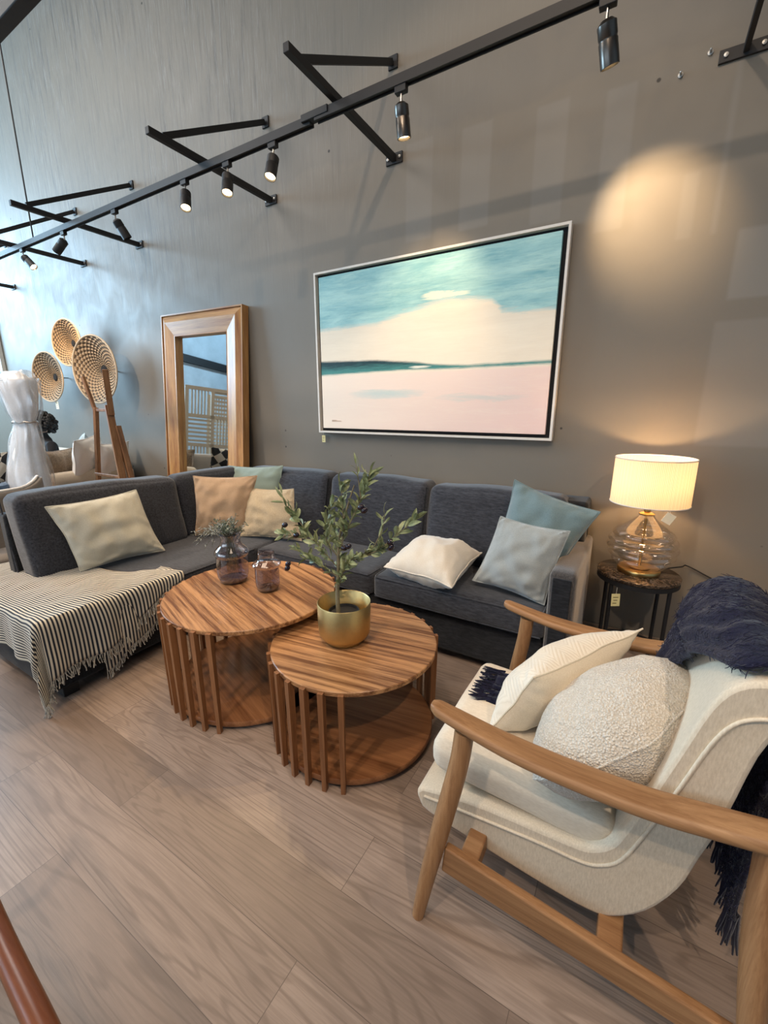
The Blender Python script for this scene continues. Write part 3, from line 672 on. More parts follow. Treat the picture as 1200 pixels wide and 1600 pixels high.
# turned back flap along the front corner
def th3(i, j):
    a = Vector((SX-.10, .72)).lerp(Vector((SX+.20, .60)), i); b = Vector((SX-.02, .55)).lerp(Vector((SX+.33, .38)), i)
    p = a.lerp(b, j); return drape(p.x, p.y, .017, 2)
fr = []
def strand(p, d, ln, r=.0022):
    q = [p]; dd = d.normalized()
    for k in range(4):
        dd = (dd+Vector((random.uniform(-.3, .3), random.uniform(-.3, .3), random.uniform(-.35, .1)))).normalized(); q.append(q[-1]+dd*ln/4)
    for a in q: a.z = max(a.z, .004)
    fr.append(tube(q, [r, r, r*.9, r*.8, r*1.3], 4))
for k in range(150):
    v = (k+random.random()*.5)/150; a = th1(0, v); b = th1(.02, v); strand(a, (a-b).normalized()+Vector((.2, 0, -.3)), random.uniform(.035, .06))
for k in range(110):
    v = (k+random.random()*.5)/110; a = th2(0, v); b = th2(.04, v); strand(a, (a-b).normalized()+Vector((.15, 0, -.3)), random.uniform(.03, .05))
f_ = obj('fringe', join(*fr), m_fringe, bl_root); f_['kind'] = 'stuff'

# ------------------------------------------------------------------ nesting coffee tables
def coffee_table(name, label, c, h, R, gap0, gap1, step, rot, phase=0):
    """slatted drum table; slats everywhere except between the angles gap0..gap1"""
    t = empty(name, (c[0], c[1], 0), label, 'coffee table', 'round slatted coffee tables')
    top = lathe([(.0001, h-.022), (R-.004, h-.022), (R, h-.018), (R, h-.003), (R-.003, h), (.0001, h)], n=96)
    o_ = obj('tabletop', xf(top, Matrix.Rotation(-rot, 4, 'Z')), m_table, t, world=False, angle=30); o_.rotation_euler = (0, 0, rot)
    bs = obj('base_board', xf(lathe([(.0001, .022), (R-.012, .022), (R-.010, .026), (R-.010, .044), (R-.012, .047), (.0001, .047)], n=96), Matrix.Rotation(-rot, 4, 'Z')), m_shelf, t, world=False); bs.rotation_euler = (0, 0, rot)
    for o in (o_, bs):
        o.data.set_sharp_from_angle(angle=math.radians(35))
    n = int(round((360-(gap1-gap0))/step)); me = None
    for k in range(n+1):
        a = math.radians(gap1+(360-(gap1-gap0))*k/n)
        if me is None:
            r0, r1 = R-.014, R+.015; hw0, hw1 = .0105, .0085
            V = [(r0, -hw0, h-.0225), (r1, -hw0, h-.006), (r1, hw0, h-.006), (r0, hw0, h-.0225), (r0+.002, -hw1, 0), (r1-.006, -hw1, 0), (r1-.006, hw1, 0), (r0+.002, hw1, 0), (R+.0005, -hw0, h-.0225), (R+.0005, hw0, h-.0225), (R+.0005, -hw0, h-.006), (R+.0005, hw0, h-.006)]
            Fc = [(0, 8, 5, 4), (8, 10, 1, 5), (7, 6, 9, 3), (6, 2, 11, 9), (1, 2, 6, 5), (4, 7, 3, 0), (0, 3, 9, 8), (8, 9, 11, 10), (10, 11, 2, 1), (4, 5, 6, 7)]
            s = obj('slat', (V, Fc), m_slat, t, smooth=False, world=False); me = s.data
        else:
            s = bpy.data.objects.new('slat', me); C.objects.link(s); s.parent = t
        s.rotation_euler = (0, 0, a)
    return t
coffee_table('coffee_table', 'taller round walnut coffee table with slatted sides holding two glass vases', (-1.605, 1.372), .497, .420, -66.5, 25, 9.8, math.radians(-18))
coffee_table('coffee_table', 'lower round walnut coffee table with slatted sides holding the gold planter', (-.948, 1.338), .432, .352, -63, 38, 12, math.radians(9))

# ------------------------------------------------------------------ planter and olive tree
PX, PY, PZ = -.985, 1.318, .432
t = empty('gold_planter', (PX, PY, PZ), 'gold metallic cylindrical planter on the lower coffee table', 'planter')
obj('pot', lathe([(.0001, .002), (.076, .0), (.080, .003), (.081, .014), (.098, .024), (.107, .038), (.110, .056), (.1125, .176), (.1105, .179), (.107, .176), (.104, .06), (.085, .03), (.0001, .026)], (PX, PY, PZ), 72), m_gold, t)
t = empty('olive_tree', (PX, PY, PZ+.03), 'small artificial olive tree with dark olives growing in the gold planter', 'plant')
obj('nursery_pot', lathe([(.0001, .0), (.055, .0), (.066, .105), (.062, .107), (.058, .095), (.0001, .095)], (PX, PY, PZ+.03), 40), m_black, t)
obj('soil', lathe([(.0001, .122), (.03, .124), (.056, .116)], (PX, PY, PZ), 30), plain('dark_soil', (.02, .016, .012), .95, var=.5, bump=.8, scale=90), t)
m_bark = plain('olive_bark', (.17, .145, .085), .8, var=.4, bump=.5, scale=60)
def leafmat():
    t = NT('olive_leaf'); v = t.obj(); n = t.noise(v, 14, 3); n2 = t.noise(v, 90, 2)
    c = t.mix(t.ramp(n, [(.35, 0), (.65, 1)]), (.085, .125, .048), (.34, .38, .20)); c = t.mix(t.math('MULTIPLY', n2, .35), c, (.30, .32, .20))
    t.set(Base_Color=c, Roughness=.5, Specular_IOR_Level=.35); return t.m
m_leaf = leafmat(); m_olive = plain('black_olive', (.012, .006, .012), .15, bump=0)
trunk = smooth_path([(PX-.015, PY-.02, PZ+.115), (PX-.017, PY-.02, PZ+.22), (PX-.010, PY-.018, PZ+.33), (PX-.006, PY-.02, PZ+.42), (PX+.01, PY-.02, PZ+.50), (PX+.045, PY-.02, PZ+.60), (PX+.07, PY-.01, PZ+.68)], 5)
tb = [tube(trunk, [.0095-.0075*i/len(trunk) for i in range(len(trunk))], 8)]
leaves = []
def leaf(p, d, ln, w):
    d = d.normalized(); s = d.cross(Vector((random.uniform(-1, 1), random.uniform(-1, 1), random.uniform(-.2, 1)))).normalized(); n = s.cross(d)
    V = [p]; Fc = []; st = [(.22, .75), (.5, 1), (.78, .7)]
    for f, ww in st:
        c = p+d*ln*f+n*ln*.10*math.sin(f*PI)
        V += [c-s*w*ww*.5+n*w*.12, c-n*w*.04, c+s*w*ww*.5+n*w*.12]
    V.append(p+d*ln-n*ln*.05)
    Fc += [(0, 2, 1), (0, 3, 2), (1, 2, 5, 4), (2, 3, 6, 5), (4, 5, 8, 7), (5, 6, 9, 8), (7, 8, 10), (8, 9, 10)]
    leaves.append((V, Fc))
def branch(pts, n, ln=.05, w=.016, r=.0028, start=.15):
    n = int(n*1.45); w *= 1.2; ln *= 1.05
    path = smooth_path(pts, 7); m = len(path); tb.append(tube(path, [r*(1-.7*i/m) for i in range(m)], 5))
    for k in range(n):
        f = start+(1-start)*(k+.3)/n; i = min(m-2, int(f*(m-1))); p = path[i]; d = (path[i+1]-path[i]).normalized()
        sd = Vector((random.uniform(-1, 1), random.uniform(-1, 1), random.uniform(-.6, .9))).normalized()
        leaf(p, d*.9+sd*.9, ln*random.uniform(.75, 1.2), w*random.uniform(.8, 1.15))
    leaf(path[-1], path[-1]-path[-2], ln, w); return path
B = Vector((PX-.01, PY-.02, PZ))
def bp(*a): return [B+Vector(q) for q in a]
ends = []
ends.append(branch(bp((0, 0, .33), (-.06, -.02, .40), (-.13, -.03, .47), (-.20, -.04, .555)), 26))
ends.append(branch(bp((-.10, -.03, .44), (-.15, -.04, .445), (-.21, -.05, .45), (-.245, -.05, .455)), 14))
ends.append(branch(bp((0, 0, .29), (-.05, -.04, .34), (-.12, -.05, .375), (-.17, -.05, .39)), 18))
ends.append(branch(bp((0, 0, .37), (.03, 0, .47), (.03, .0, .58), (.025, 0, .68)), 30))
ends.append(branch(bp((.02, 0, .45), (.07, .01, .55), (.12, .01, .65), (.15, .02, .73)), 26))
ends.append(branch(bp((.11, .01, .63), (.10, .01, .70), (.09, .01, .76)), 6, .045, .008))
ends.append(branch(bp((0, 0, .30), (.07, .01, .37), (.13, .02, .41), (.19, .03, .44)), 26))
ends.append(branch(bp((.12, .02, .40), (.19, .02, .44), (.25, .03, .50), (.33, .04, .57)), 14, .055, .016))
ends.append(branch(bp((.16, .02, .44), (.20, .02, .52), (.21, .02, .58)), 6, .05, .010))
ends.append(branch(bp((0, 0, .24), (.03, -.02, .30), (.06, -.03, .36), (.10, -.03, .40)), 16))
ends.append(branch(bp((0, 0, .26), (-.02, .03, .33), (-.04, .04, .42), (-.05, .04, .50)), 18))
ends.append(branch(bp((0, 0, .38), (-.03, -.03, .45), (-.02, -.04, .53), (.0, -.04, .60)), 18))
ends.append(branch(bp((-.17, -.04, .52), (-.23, -.04, .57), (-.25, -.04, .62)), 5, .05, .009))
obj('branches', join(*tb), m_bark, t); fo = obj('foliage', join(*leaves), m_leaf, t, smooth=False)
sph = lathe([(.0001, -.014), (.006, -.012), (.0098, -.005), (.0105, .001), (.0085, .009), (.004, .0135), (.0001, .0145)], n=14)
for q in [(-.225, -.06, .495), (-.165, -.06, .46), (-.205, -.08, .315), (-.20, -.08, .335), (.13, -.02, .605), (.145, -.02, .595), (.055, -.03, .435), (.075, -.03, .445), (.235, .02, .475), (.238, .02, .455)]:
    m = Matrix.Translation(B+Vector(q)) @ Matrix.Rotation(random.uniform(.5, 1.5), 4, 'Y') @ Matrix.Scale(1.05, 4); obj('olive', xf(sph, m), m_olive, t)

# ------------------------------------------------------------------ glass vases
m_smoke = thin_glass('smoky_mauve_glass', (.50, .46, .53), .12); m_smoke_d = thin_glass('smoky_mauve_glass_base', (.26, .21, .26), .12); m_clear = thin_glass('clear_smoked_glass_neck', (.78, .76, .78), .16)
def vase(c, s, label, tall):
    t = empty('glass_vase', c, label, 'vase', 'smoked glass vases on the taller coffee table')
    body = [(.0001, .004), (.040, .004), (.060, .014), (.0685, .034), (.070, .06), (.069, .125)]
    neck = [(.069, .125), (.0755, .135), (.0765, .143), (.068, .158), (.050, .175), (.044, .190), (.043, .21), (.046, .228)] if tall else [(.069, .145), (.080, .155), (.083, .165), (.076, .174), (.055, .186), (.047, .202), (.047, .232)]
    sc = Matrix.Translation(c) @ Matrix.Scale(s, 4)
    body = body if tall else body[:-1]+[(.069, .145)]
    obj('body', xf(lathe(body, n=56), sc), m_smoke, t); obj('neck', xf(lathe(neck, n=56), sc), m_clear, t)
    obj('thick_base', xf(lathe([(.0001, .0), (.038, .0), (.058, .009), (.060, .018), (.040, .016), (.0001, .013)], n=56), sc), m_smoke_d, t)
    r = neck[-1]; obj('rim', xf(tube([(r[0]*math.cos(a*PI/18), r[0]*math.sin(a*PI/18), r[1]) for a in range(36)], .0018, 6, closed=True), sc), m_smoke, t)
V1 = (-1.775, 1.40, .4972); V2 = (-1.535, 1.415, .4972)
vase(V1, 1.16, 'taller smoked mauve glass vase holding the fine dried sprigs', True)
vase(V2, .86, 'shorter empty smoked mauve glass vase with flared collar', False)
t = empty('sprig_bunch', (V1[0], V1[1], V1[2]+.1), 'bunch of fine grey green sprigs leaning out of the taller glass vase', 'dried plant')
leaves = []; stems = []
m_sprig = plain('grey_green_sprig', (.10, .135, .10), .6, var=.5, scale=80); m_sprigw = plain('silvery_sprig', (.34, .36, .33), .6, var=.4, scale=80); m_stem = plain('sprig_stem', (.12, .12, .07), .7)
lw = []
for k in range(46):
    thin = k >= 26
    a = random.uniform(-PI, PI) if not thin else random.uniform(2.4, 4.2)
    r = random.uniform(.03, .13) if not thin else random.uniform(.13, .22); h = random.uniform(.27, .40)-(r*.3) if not thin else random.uniform(.15, .30)
    e = Vector((V1[0]-.02+r*math.cos(a), V1[1]+r*math.sin(a)*.8, V1[2]+h))
    pa = smooth_path([(V1[0]+random.uniform(-.03, .03), V1[1]+random.uniform(-.03, .03), V1[2]+.07), (V1[0]+(e.x-V1[0])*.15, V1[1]+(e.y-V1[1])*.15, V1[2]+.25), ((V1[0]+e.x)/2, (V1[1]+e.y)/2, V1[2]+.27+.02*random.random()), e], 6)
    stems.append(tube(pa, .0009, 4))
    for i in range(9, len(pa)-1):
        for q in range(3 if not thin else 2):
            d = Vector((random.uniform(-1, 1), random.uniform(-1, 1), random.uniform(-.5, 1))); leaf(pa[i], d, random.uniform(.012, .024), .0045 if not thin else .003)
            if thin or random.random() < .25: lw.append(leaves.pop())
obj('stems', join(*stems), m_stem, t); obj('leaflets', join(*leaves), m_sprig, t, smooth=False); obj('silvery_leaflets', join(*lw), m_sprigw, t, smooth=False)

# ------------------------------------------------------------------ side table and lamp
LX, LY = .080, 2.515
t = empty('side_table', (LX, LY, 0), 'small round black marble side table on thin black legs under lamp', 'side table')
def marble():
    t = NT('dark_brown_marble'); v = t.obj(); n = t.noise(v, 9, 6, .7, 2.0)
    c = t.mix(t.ramp(n, [(.47, 0), (.5, 1), (.53, 0)]), (.022, .014, .009), (.14, .10, .07)); t.set(Base_Color=c, Roughness=.16); return t.m
obj('tabletop', lathe([(.0001, .532), (.192, .532), (.1955, .536), (.1955, .547), (.192, .55), (.0001, .55)], (LX, LY, 0), 72), marble(), t)
obj('rim', lathe([(.186, .508), (.194, .508), (.194, .5315), (.186, .5315), (.186, .508)], (LX, LY, 0), 72), m_black, t)
for k in range(4):
    a = math.radians(52+90*k); x, y = LX+.183*math.cos(a), LY+.183*math.sin(a)
    obj('leg', tube([(x, y, 0), (x, y, .51)], .0095, 12), m_black, t)
obj('stretcher_ring', tube([(LX+.183*math.cos(a*PI/24), LY+.183*math.sin(a*PI/24), .10) for a in range(48)], .006, 8, closed=True), m_black, t)
price_tag((LX-.085, LY-.185, .508), .042, .068, .035, 'pale yellow price tag hanging under the round black side table', rz=.45, tilt=-.05)
t = empty('table_lamp', (LX, LY, .55), 'lit table lamp with ribbed clear glass globe base, brass fittings and pleated drum shade', 'lamp')
obj('brass_foot', lathe([(.0001, .0), (.098, .0), (.101, .003), (.101, .020), (.098, .024), (.0001, .025)], (LX, LY, .5502), 64), m_brass, t)
gl = [(.088, .025), (.108, .036), (.125, .052)]
for k in range(5):
    z0 = .056+.034*k; r0 = [.136, .155, .163, .158, .140][k]
    gl += [(r0-.009, z0), (r0+.003, z0+.009), (r0+.005, z0+.018), (r0-.002, z0+.029)]
gl += [(.125, .232), (.098, .250), (.070, .272), (.045, .295), (.032, .312), (.027, .320)]
m_lampglass = thin_glass('clear_ribbed_glass', (.95, .91, .85), .14)
obj('glass_globe', lathe(gl, (LX, LY, .55), 72), m_lampglass, t)
obj('rod', tube([(LX, LY, .575), (LX, LY, .90)], .0065, 12), m_brass, t)
obj('inner_disc', lathe([(.0001, .026), (.05, .027), (.052, .030), (.02, .034), (.0001, .036)], (LX, LY, .55), 40), m_brass, t)
obj('cap', lathe([(.007, .312), (.034, .314), (.036, .320), (.024, .326), (.012, .330), (.012, .335), (.016, .332), (.016, .365), (.0001, .366)], (LX, LY, .55), 40), m_brass, t)
def shade_mat():
    t = NT('pleated_lampshade'); df = t.new('ShaderNodeBsdfDiffuse'); tl = t.new('ShaderNodeBsdfTranslucent'); mx = t.new('ShaderNodeMixShader'); mx.inputs[0].default_value = .26
    v = t.obj(); x, y, z = t.sep(v); a = t.math('ARCTAN2', x, y); w = t.math('SINE', t.math('MULTIPLY', a, 150))
    n = t.noise(t.obj((1, 1, .25)), 26, 4, .6, .8)
    c = t.mix(t.math('MULTIPLY', t.math('ADD', w, 1), .5), (.46, .37, .27), (.68, .58, .46)); c = t.mix(t.math('MULTIPLY', t.ramp(n, [(.42, 1), (.55, 0)]), .35), c, (.62, .50, .36))
    for nn in (df, tl): t.link(c, nn.inputs[0])
    t.link(df.outputs[0], mx.inputs[1]); t.link(tl.outputs[0], mx.inputs[2]); t.link(mx.outputs[0], t.out.inputs[0]); return t.m
sh = []
n = 180; V = []; Fc = []
for z, r in [(.925, .176), (.93, .177), (1.0, .1765), (1.08, .176), (1.15, .1755), (1.156, .175)]:
    for k in range(n):
        a = 2*PI*k/n; rr = r+.0008*(1 if k % 2 else -1); V.append((LX+rr*math.cos(a), LY+rr*math.sin(a), z))
for i in range(5):
    for k in range(n): l = (k+1) % n; Fc.append((i*n+k, i*n+l, (i+1)*n+l, (i+1)*n+k))
so = obj('shade', (V, Fc), shade_mat(), t)
for z, r in ((.927, .1775), (1.155, .176)): obj('shade_trim', tube([(LX+r*math.cos(a*PI/36), LY+r*math.sin(a*PI/36), z) for a in range(72)], .003, 6, closed=True), m_white, t)
obj('shade_spider', join(*[tube([(LX, LY, .915), (LX+.174*math.cos(a), LY+.174*math.sin(a), .93)], .002, 6) for a in (0, 2*PI/3, 4*PI/3)]), m_brass, t)
obj('bulb', lathe([(.0001, .0), (.013, .0), (.014, .02), (.026, .045), (.028, .06), (.02, .08), (.0001, .088)], (LX, LY, .918), 24), emit('bulb_glow', (1, .74, .42), 5), t)
light('table_lamp_bulb', 'POINT', (LX, LY, 1.06), 10, (1, .62, .30), rad=.025)
price_tag((LX+.085, LY-.155, .925), .045, .05, .012, 'cream card price tag hanging from the pleated lamp shade', m_cardw, rz=.3, tilt=.5, ink=False)
cd = obj('power_cord', tube(smooth_path([(LX+.06, LY+.04, .556), (LX+.20, 2.70, .553), (.32, 2.755, .545), (.5, 2.76, .47), (.8, 2.762, .40), (1.2, 2.762, .30)], 8), .0035, 6), m_black); tag(cd, 'thin dark lamp cord running along the wall right of the side table', 'cord')

# ------------------------------------------------------------------ armchair
Y0, Y1 = .95, 1.50
t = chair = empty('armchair', (.0, 1.23, 0), 'low oatmeal upholstered armchair with curved wooden arms in the right foreground', 'armchair')
outer = [(-.437, .285), (-.452, .265), (-.445, .235), (-.41, .205), (-.233, .180), (-.075, .162), (.03, .158), (.085, .175), (.15, .245), (.199, .350), (.222, .451), (.248, .572), (.272, .74), (.300, .83), (.312, .875)]
inner = [(.30, .898), (.262, .905), (.215, .880), (.182, .82), (.150, .70), (.118, .58), (.075, .43), (.055, .385), (.02, .352), (-.03, .340), (-.242, .325), (-.375, .302)]
ol = [(p.x, p.z) for p in smooth_path([(a, 0, b) for a, b in outer+inner], 3)]
NY = 18
def shell():
    V = []; Fc = []; m = len(ol); cx = sum(p[0] for p in ol)/m
    ins = [.010, .005, .002, .0005, 0]; ys = [0, .002, .005, .009, .014]
    lay = [(Y0+y, i) for y, i in zip(ys, ins)]+[(Y0+.014+(Y1-Y0-.028)*k/NY, 0) for k in range(1, NY)]+[(Y1-y, i) for y, i in zip(ys[::-1], ins[::-1])]
    nrm = []
    for i in range(m):
        a = Vector(ol[i-1]); b = Vector(ol[(i+1) % m]); d = (b-a).normalized(); nrm.append(Vector((-d.y, d.x)))
    # outline runs outer edge forward->back->up, so the inward side is to the left
    for y, s in lay:
        for i in range(m):
            x, z = ol[i]; x += nrm[i].x*s; z += nrm[i].y*s
            f = ((y-Y0)/(Y1-Y0)*2-1)
            if z > .5: x += .035*(1-f*f)*min(1, (z-.5)/.3)
            if z > .8: z += .012*(1-f*f)
            if z < .30 and x < .1: z -= .0
            V.append((x, y, z))
    L = len(lay)
    for j in range(L-1):
        for i in range(m):
            k = (i+1) % m; Fc.append((j*m+i, j*m+k, (j+1)*m+k, (j+1)*m+i))
    from mathutils.geometry import tessellate_polygon
    for base in (0, (L-1)*m):
        n0 = len(V); V += [V[base+i] for i in range(m)]; base = n0
        for tri in tessellate_polygon([[Vector((V[base+i][0], V[base+i][2], 0)) for i in range(m)]]): Fc.append(tuple(base+q for q in tri))
    return V, Fc
obj('upholstered_shell', shell(), m_linen, t)
wl = [(-.425, .262), (-.30, .278), (-.10, .298), (.0, .303), (.045, .320), (.085, .365), (.125, .48), (.165, .62), (.198, .74), (.225, .80), (.26, .828), (.31, .84)]
for y in (Y0-.002, Y1+.002):
    obj('piping', tube(smooth_path([(a, y, b) for a, b in wl], 4), .0042, 8), m_linen, t)
obj('seat_cushion', rbox(-.425, .07, Y0+.03, Y1-.02, .305, .405, .035, (.004, .004, .014), 16, .004, 5, lambda p: Vector((p.x, p.y, p.z+.02-(p.x+.18)*.05)), seed=2), m_linenw, t)
def arm(yc, s):
    # flat curved paddle: rounded front, dipping in the middle, widening to the back
    pts = smooth_path([(-.385, yc, .640), (-.33, yc, .628), (-.20, yc, .606), (-.06, yc, .597), (.10, yc, .600), (.22, yc, .618), (.32, yc, .635), (.37, yc, .642)], 5)
    m = len(pts); V = []; Fc = []; n = 14
    for i, p in enumerate(pts):
        f = i/(m-1); w = .020+.012*min(1, f*3)+.006*math.sin(f*PI); h = .015+.004*f
        if f < .03: w *= .7; h *= .75
        for k in range(n):
            a = 2*PI*k/n; cx = math.copysign(abs(math.cos(a))**.6, math.cos(a)); cz = math.copysign(abs(math.sin(a))**.6, math.sin(a))
            V.append((p.x, p.y+s*.0+cx*w, p.z+cz*h))
    for i in range(m-1):
        for k in range(n): l = (k+1) % n; Fc.append((i*n+k, i*n+l, (i+1)*n+l, (i+1)*n+k))
    Fc.append(tuple(range(n))[::-1]); Fc.append(tuple((m-1)*n+k for k in range(n)))
    obj('arm', (V, Fc), m_oak, t, sub=1)
    fo = yc+(-.075 if s < 0 else .075)
    obj('front_leg', tube(smooth_path([(-.375, fo, .0), (-.355, fo-(fo-yc)*.25, .15), (-.325, yc+(fo-yc)*.4, .34), (-.300, yc+(fo-yc)*.1, .50), (-.292, yc, .60)], 4), [.0165+.0095*math.sin(min(1, i/12)*PI*.62) for i in range(17)], 16), m_oakz, t)
    obj('rear_leg', tube(smooth_path([(.345, fo, .0), (.33, fo-(fo-yc)*.3, .18), (.312, yc+(fo-yc)*.3, .40), (.300, yc, .62)], 4), [.018, .019, .02, .021, .022, .024, .026, .027, .028, .028, .027, .025, .024], 14, flat=(1.15, .9)), m_oakz, t)
    yr = yc+(fo-yc)*.42
    obj('side_rail', bar((-.32, yr, .205), (.335, yr+(-.005 if s < 0 else .005), .150), .026, .085, w2=.026, h2=.07), m_oak, t, smooth=False, bevel=.006)
    return yr
ra = arm(.89, -1); rb = arm(1.585, 1)
obj('front_crossbar', bar((-.255, ra, .205), (-.255, rb, .205), .05, .055), m_oak, t, smooth=False, bevel=.006)
obj('rear_crossbar', bar((.085, ra, .150), (.085, rb, .150), .055, .05), m_oak, t, smooth=False, bevel=.006)
for z in (.185, .168): obj('screw_plug', xf(lathe([(.0001, 0), (.006, 0), (.006, .001), (.0001, .001)], n=12), Matrix.Translation((.085, ra-.0135, z)) @ Matrix.Rotation(PI/2, 4, 'X')), m_redwood, t)

# pillows on the armchair
def soft_pillow(name, label, corners, th, mat, back=None, **kw):
    vf, e = pillow(*corners, th, **kw)
    c = sum((Vector(p) for p in corners), Vector())/4; c.z = min(v[2] for v in vf[0])
    t = empty(name, c, label, 'pillow', 'white pillows on the armchair')
    if back:
        n = len(vf[1])//2
        obj('front_cover', (vf[0], vf[1][:n]), mat, t); obj('back_cover', (vf[0], vf[1][n:]), back, t)
    else: obj('cover', vf, mat, t)
    obj('piping', tube(e, .003, 6, closed=True), back or mat, t); return t
soft_pillow('throw_pillow', 'round edged ivory boucle pillow in the armchair behind the cream one', [(-.17, .925, .43), (-.05, 1.37, .44), (.275, 1.36, .73), (.115, .95, .69)][::-1], .27, m_boucle, n=34, ear=.0, wr=.006, seed=11, rnd=.38)
soft_pillow('throw_pillow', 'cream cotton pillow with textured front at the front of armchair seat', [(-.285, 1.09, .440), (-.19, 1.44, .45), (.085, 1.50, .70), (-.175, 1.12, .655)][::-1], .18, m_ribbed, m_ivory, n=34, ear=.04, wr=.004, seed=12)

# navy throw over the chair back
t = empty('knitted_throw', (.25, 1.3, .5), 'dark navy fluffy knitted throw with fringe draped over the armchair back', 'throw blanket')
path = smooth_path([(-.335, 0, .437), (-.15, 0, .442), (.0, 0, .45), (.085, 0, .50), (.125, 0, .62), (.16, 0, .75), (.19, 0, .84), (.225, 0, .895), (.27, 0, .918), (.335, 0, .885), (.335, 0, .75), (.315, 0, .60), (.305, 0, .45), (.31, 0, .30), (.315, 0, .235)], 6)
MP = len(path)-1
def nav(i, j):
    f = i*MP; k = min(MP-1, int(f)); p = path[k].lerp(path[k+1], f-k); d = (path[min(MP, k+1)]-path[max(0, k-1)]).normalized(); n = Vector((-d.z, 0, d.x))
    # width: narrow strip on the seat, broad over the top and behind
    a = min(1, max(0, (i-.30)/.2)); ya = 1.23*(1-a)+.962*a; yb = 1.42*(1-a)+1.47*a
    if i > .62: ya += (i-.62)*.22; yb -= (i-.62)*.30
    if .22 < i < .52: ya += .09*math.sin((i-.22)/.30*PI)
    y = ya+(yb-ya)*j
    th = .003*math.sin(j*30+5*nz((i*5, j*2, 0), 1.5))+.016*nz((i*6, j*4, 3), 1.3)+.012*math.sin(j*PI)**.5
    if i > .4: th += .012
    q = p+n*th; return Vector((q.x, y, q.z))
vn = grid(120, 60, nav); obj('knit', vn, m_navy, t, solid=.008)
fz = []
def yarn(p, d, ln, r, seg=4, curl=.8):
    q = [p.copy()]; dd = d.normalized()
    for k in range(seg):
        dd = (dd+Vector((random.uniform(-1, 1), random.uniform(-1, 1), random.uniform(-1, 1)))*curl*.5).normalized(); q.append(q[-1]+dd*ln/seg)
    return tube(q, [r]*seg+[r*.6], 4, cap=False)
for k in range(16000):
    i, j = random.uniform(.28, 1), random.random(); p = nav(i, j); a = nav(min(1, i+.01), j)-p; b = nav(i, min(1, j+.01))-p
    if a.length < 1e-6 or b.length < 1e-6: continue
    n = b.cross(a).normalized(); fz.append(yarn(p+n*.004*random.choice((1, 1, -1)), b.normalized()*random.uniform(-.7, .7)+n*random.uniform(.05, .35)+a.normalized()*random.choice((-1, 1)), random.uniform(.012, .024), .0009, 3, .6))
fl = obj('pile', join(*fz), fabric('navy_yarn', (.026, .025, .055), (.004, .004, .012), 40, sheen=.2), t); fl['kind'] = 'stuff'
m_navy2 = fabric('navy_tassel_yarn', (.012, .012, .034), (.003, .003, .010), 90)
fz = []
for k in range(13):
    j = (k+.5)/13; p = nav(1, j)
    for q in range(8): fz.append(yarn(p+Vector((random.uniform(-.006, .006), random.uniform(-.008, .008), .01)), Vector((random.uniform(-.05, .05), random.uniform(-.08, .08), -1)), random.uniform(.09, .125), .0028, 5, .15))
obj('rear_fringe', join(*fz), m_navy2, t)['kind'] = 'stuff'
fz = []
for k in range(9):
    j = (k+.5)/9; p = nav(0, j); p.z = .447
    for q in range(8):
        e = yarn(p+Vector((.015, random.uniform(-.008, .008), random.uniform(0, .006))), Vector((-1, random.uniform(-.3, .3)-(.3), random.uniform(-.04, .06))), random.uniform(.06, .085), .0028, 5, .3)
        fz.append(([Vector((v[0], v[1], max(v[2], .440))) for v in e[0]], e[1]))
obj('front_fringe', join(*fz), m_navy2, t)['kind'] = 'stuff'

# ------------------------------------------------------------------ woven baskets on the wall
def straw():
    t = NT('woven_straw'); v = t.obj(uv=True); x, y, z = t.sep(v); n = t.noise(t.obj(), 60, 3)
    a = t.math('SINE', t.math('MULTIPLY', x, 2*PI*24)); b = t.math('SINE', t.math('ADD', t.math('MULTIPLY', y, 2*PI*7), t.math('MULTIPLY', t.math('SIGN', a), PI/2)))
    f = t.math('MULTIPLY', t.math('ADD', b, 1), .5)
    c = t.mix(f, (.085, .05, .028), (.56, .38, .22)); c = t.mix(t.math('MULTIPLY', n, .5), c, (.62, .47, .32)); c = t.mix(t.math('MULTIPLY', t.ramp(f, [(.05, 1), (.3, 0)]), .85), c, (.05, .03, .018))
    t.set(Base_Color=c, Roughness=.85); t.bump(f, 1.0, .02); return t.m
m_inkblack = plain('black_fibre', (.012, .010, .009), .95)
m_straw = straw(); m_rim = plain('straw_rim', (.55, .42, .28), .8, var=.3, scale=90)
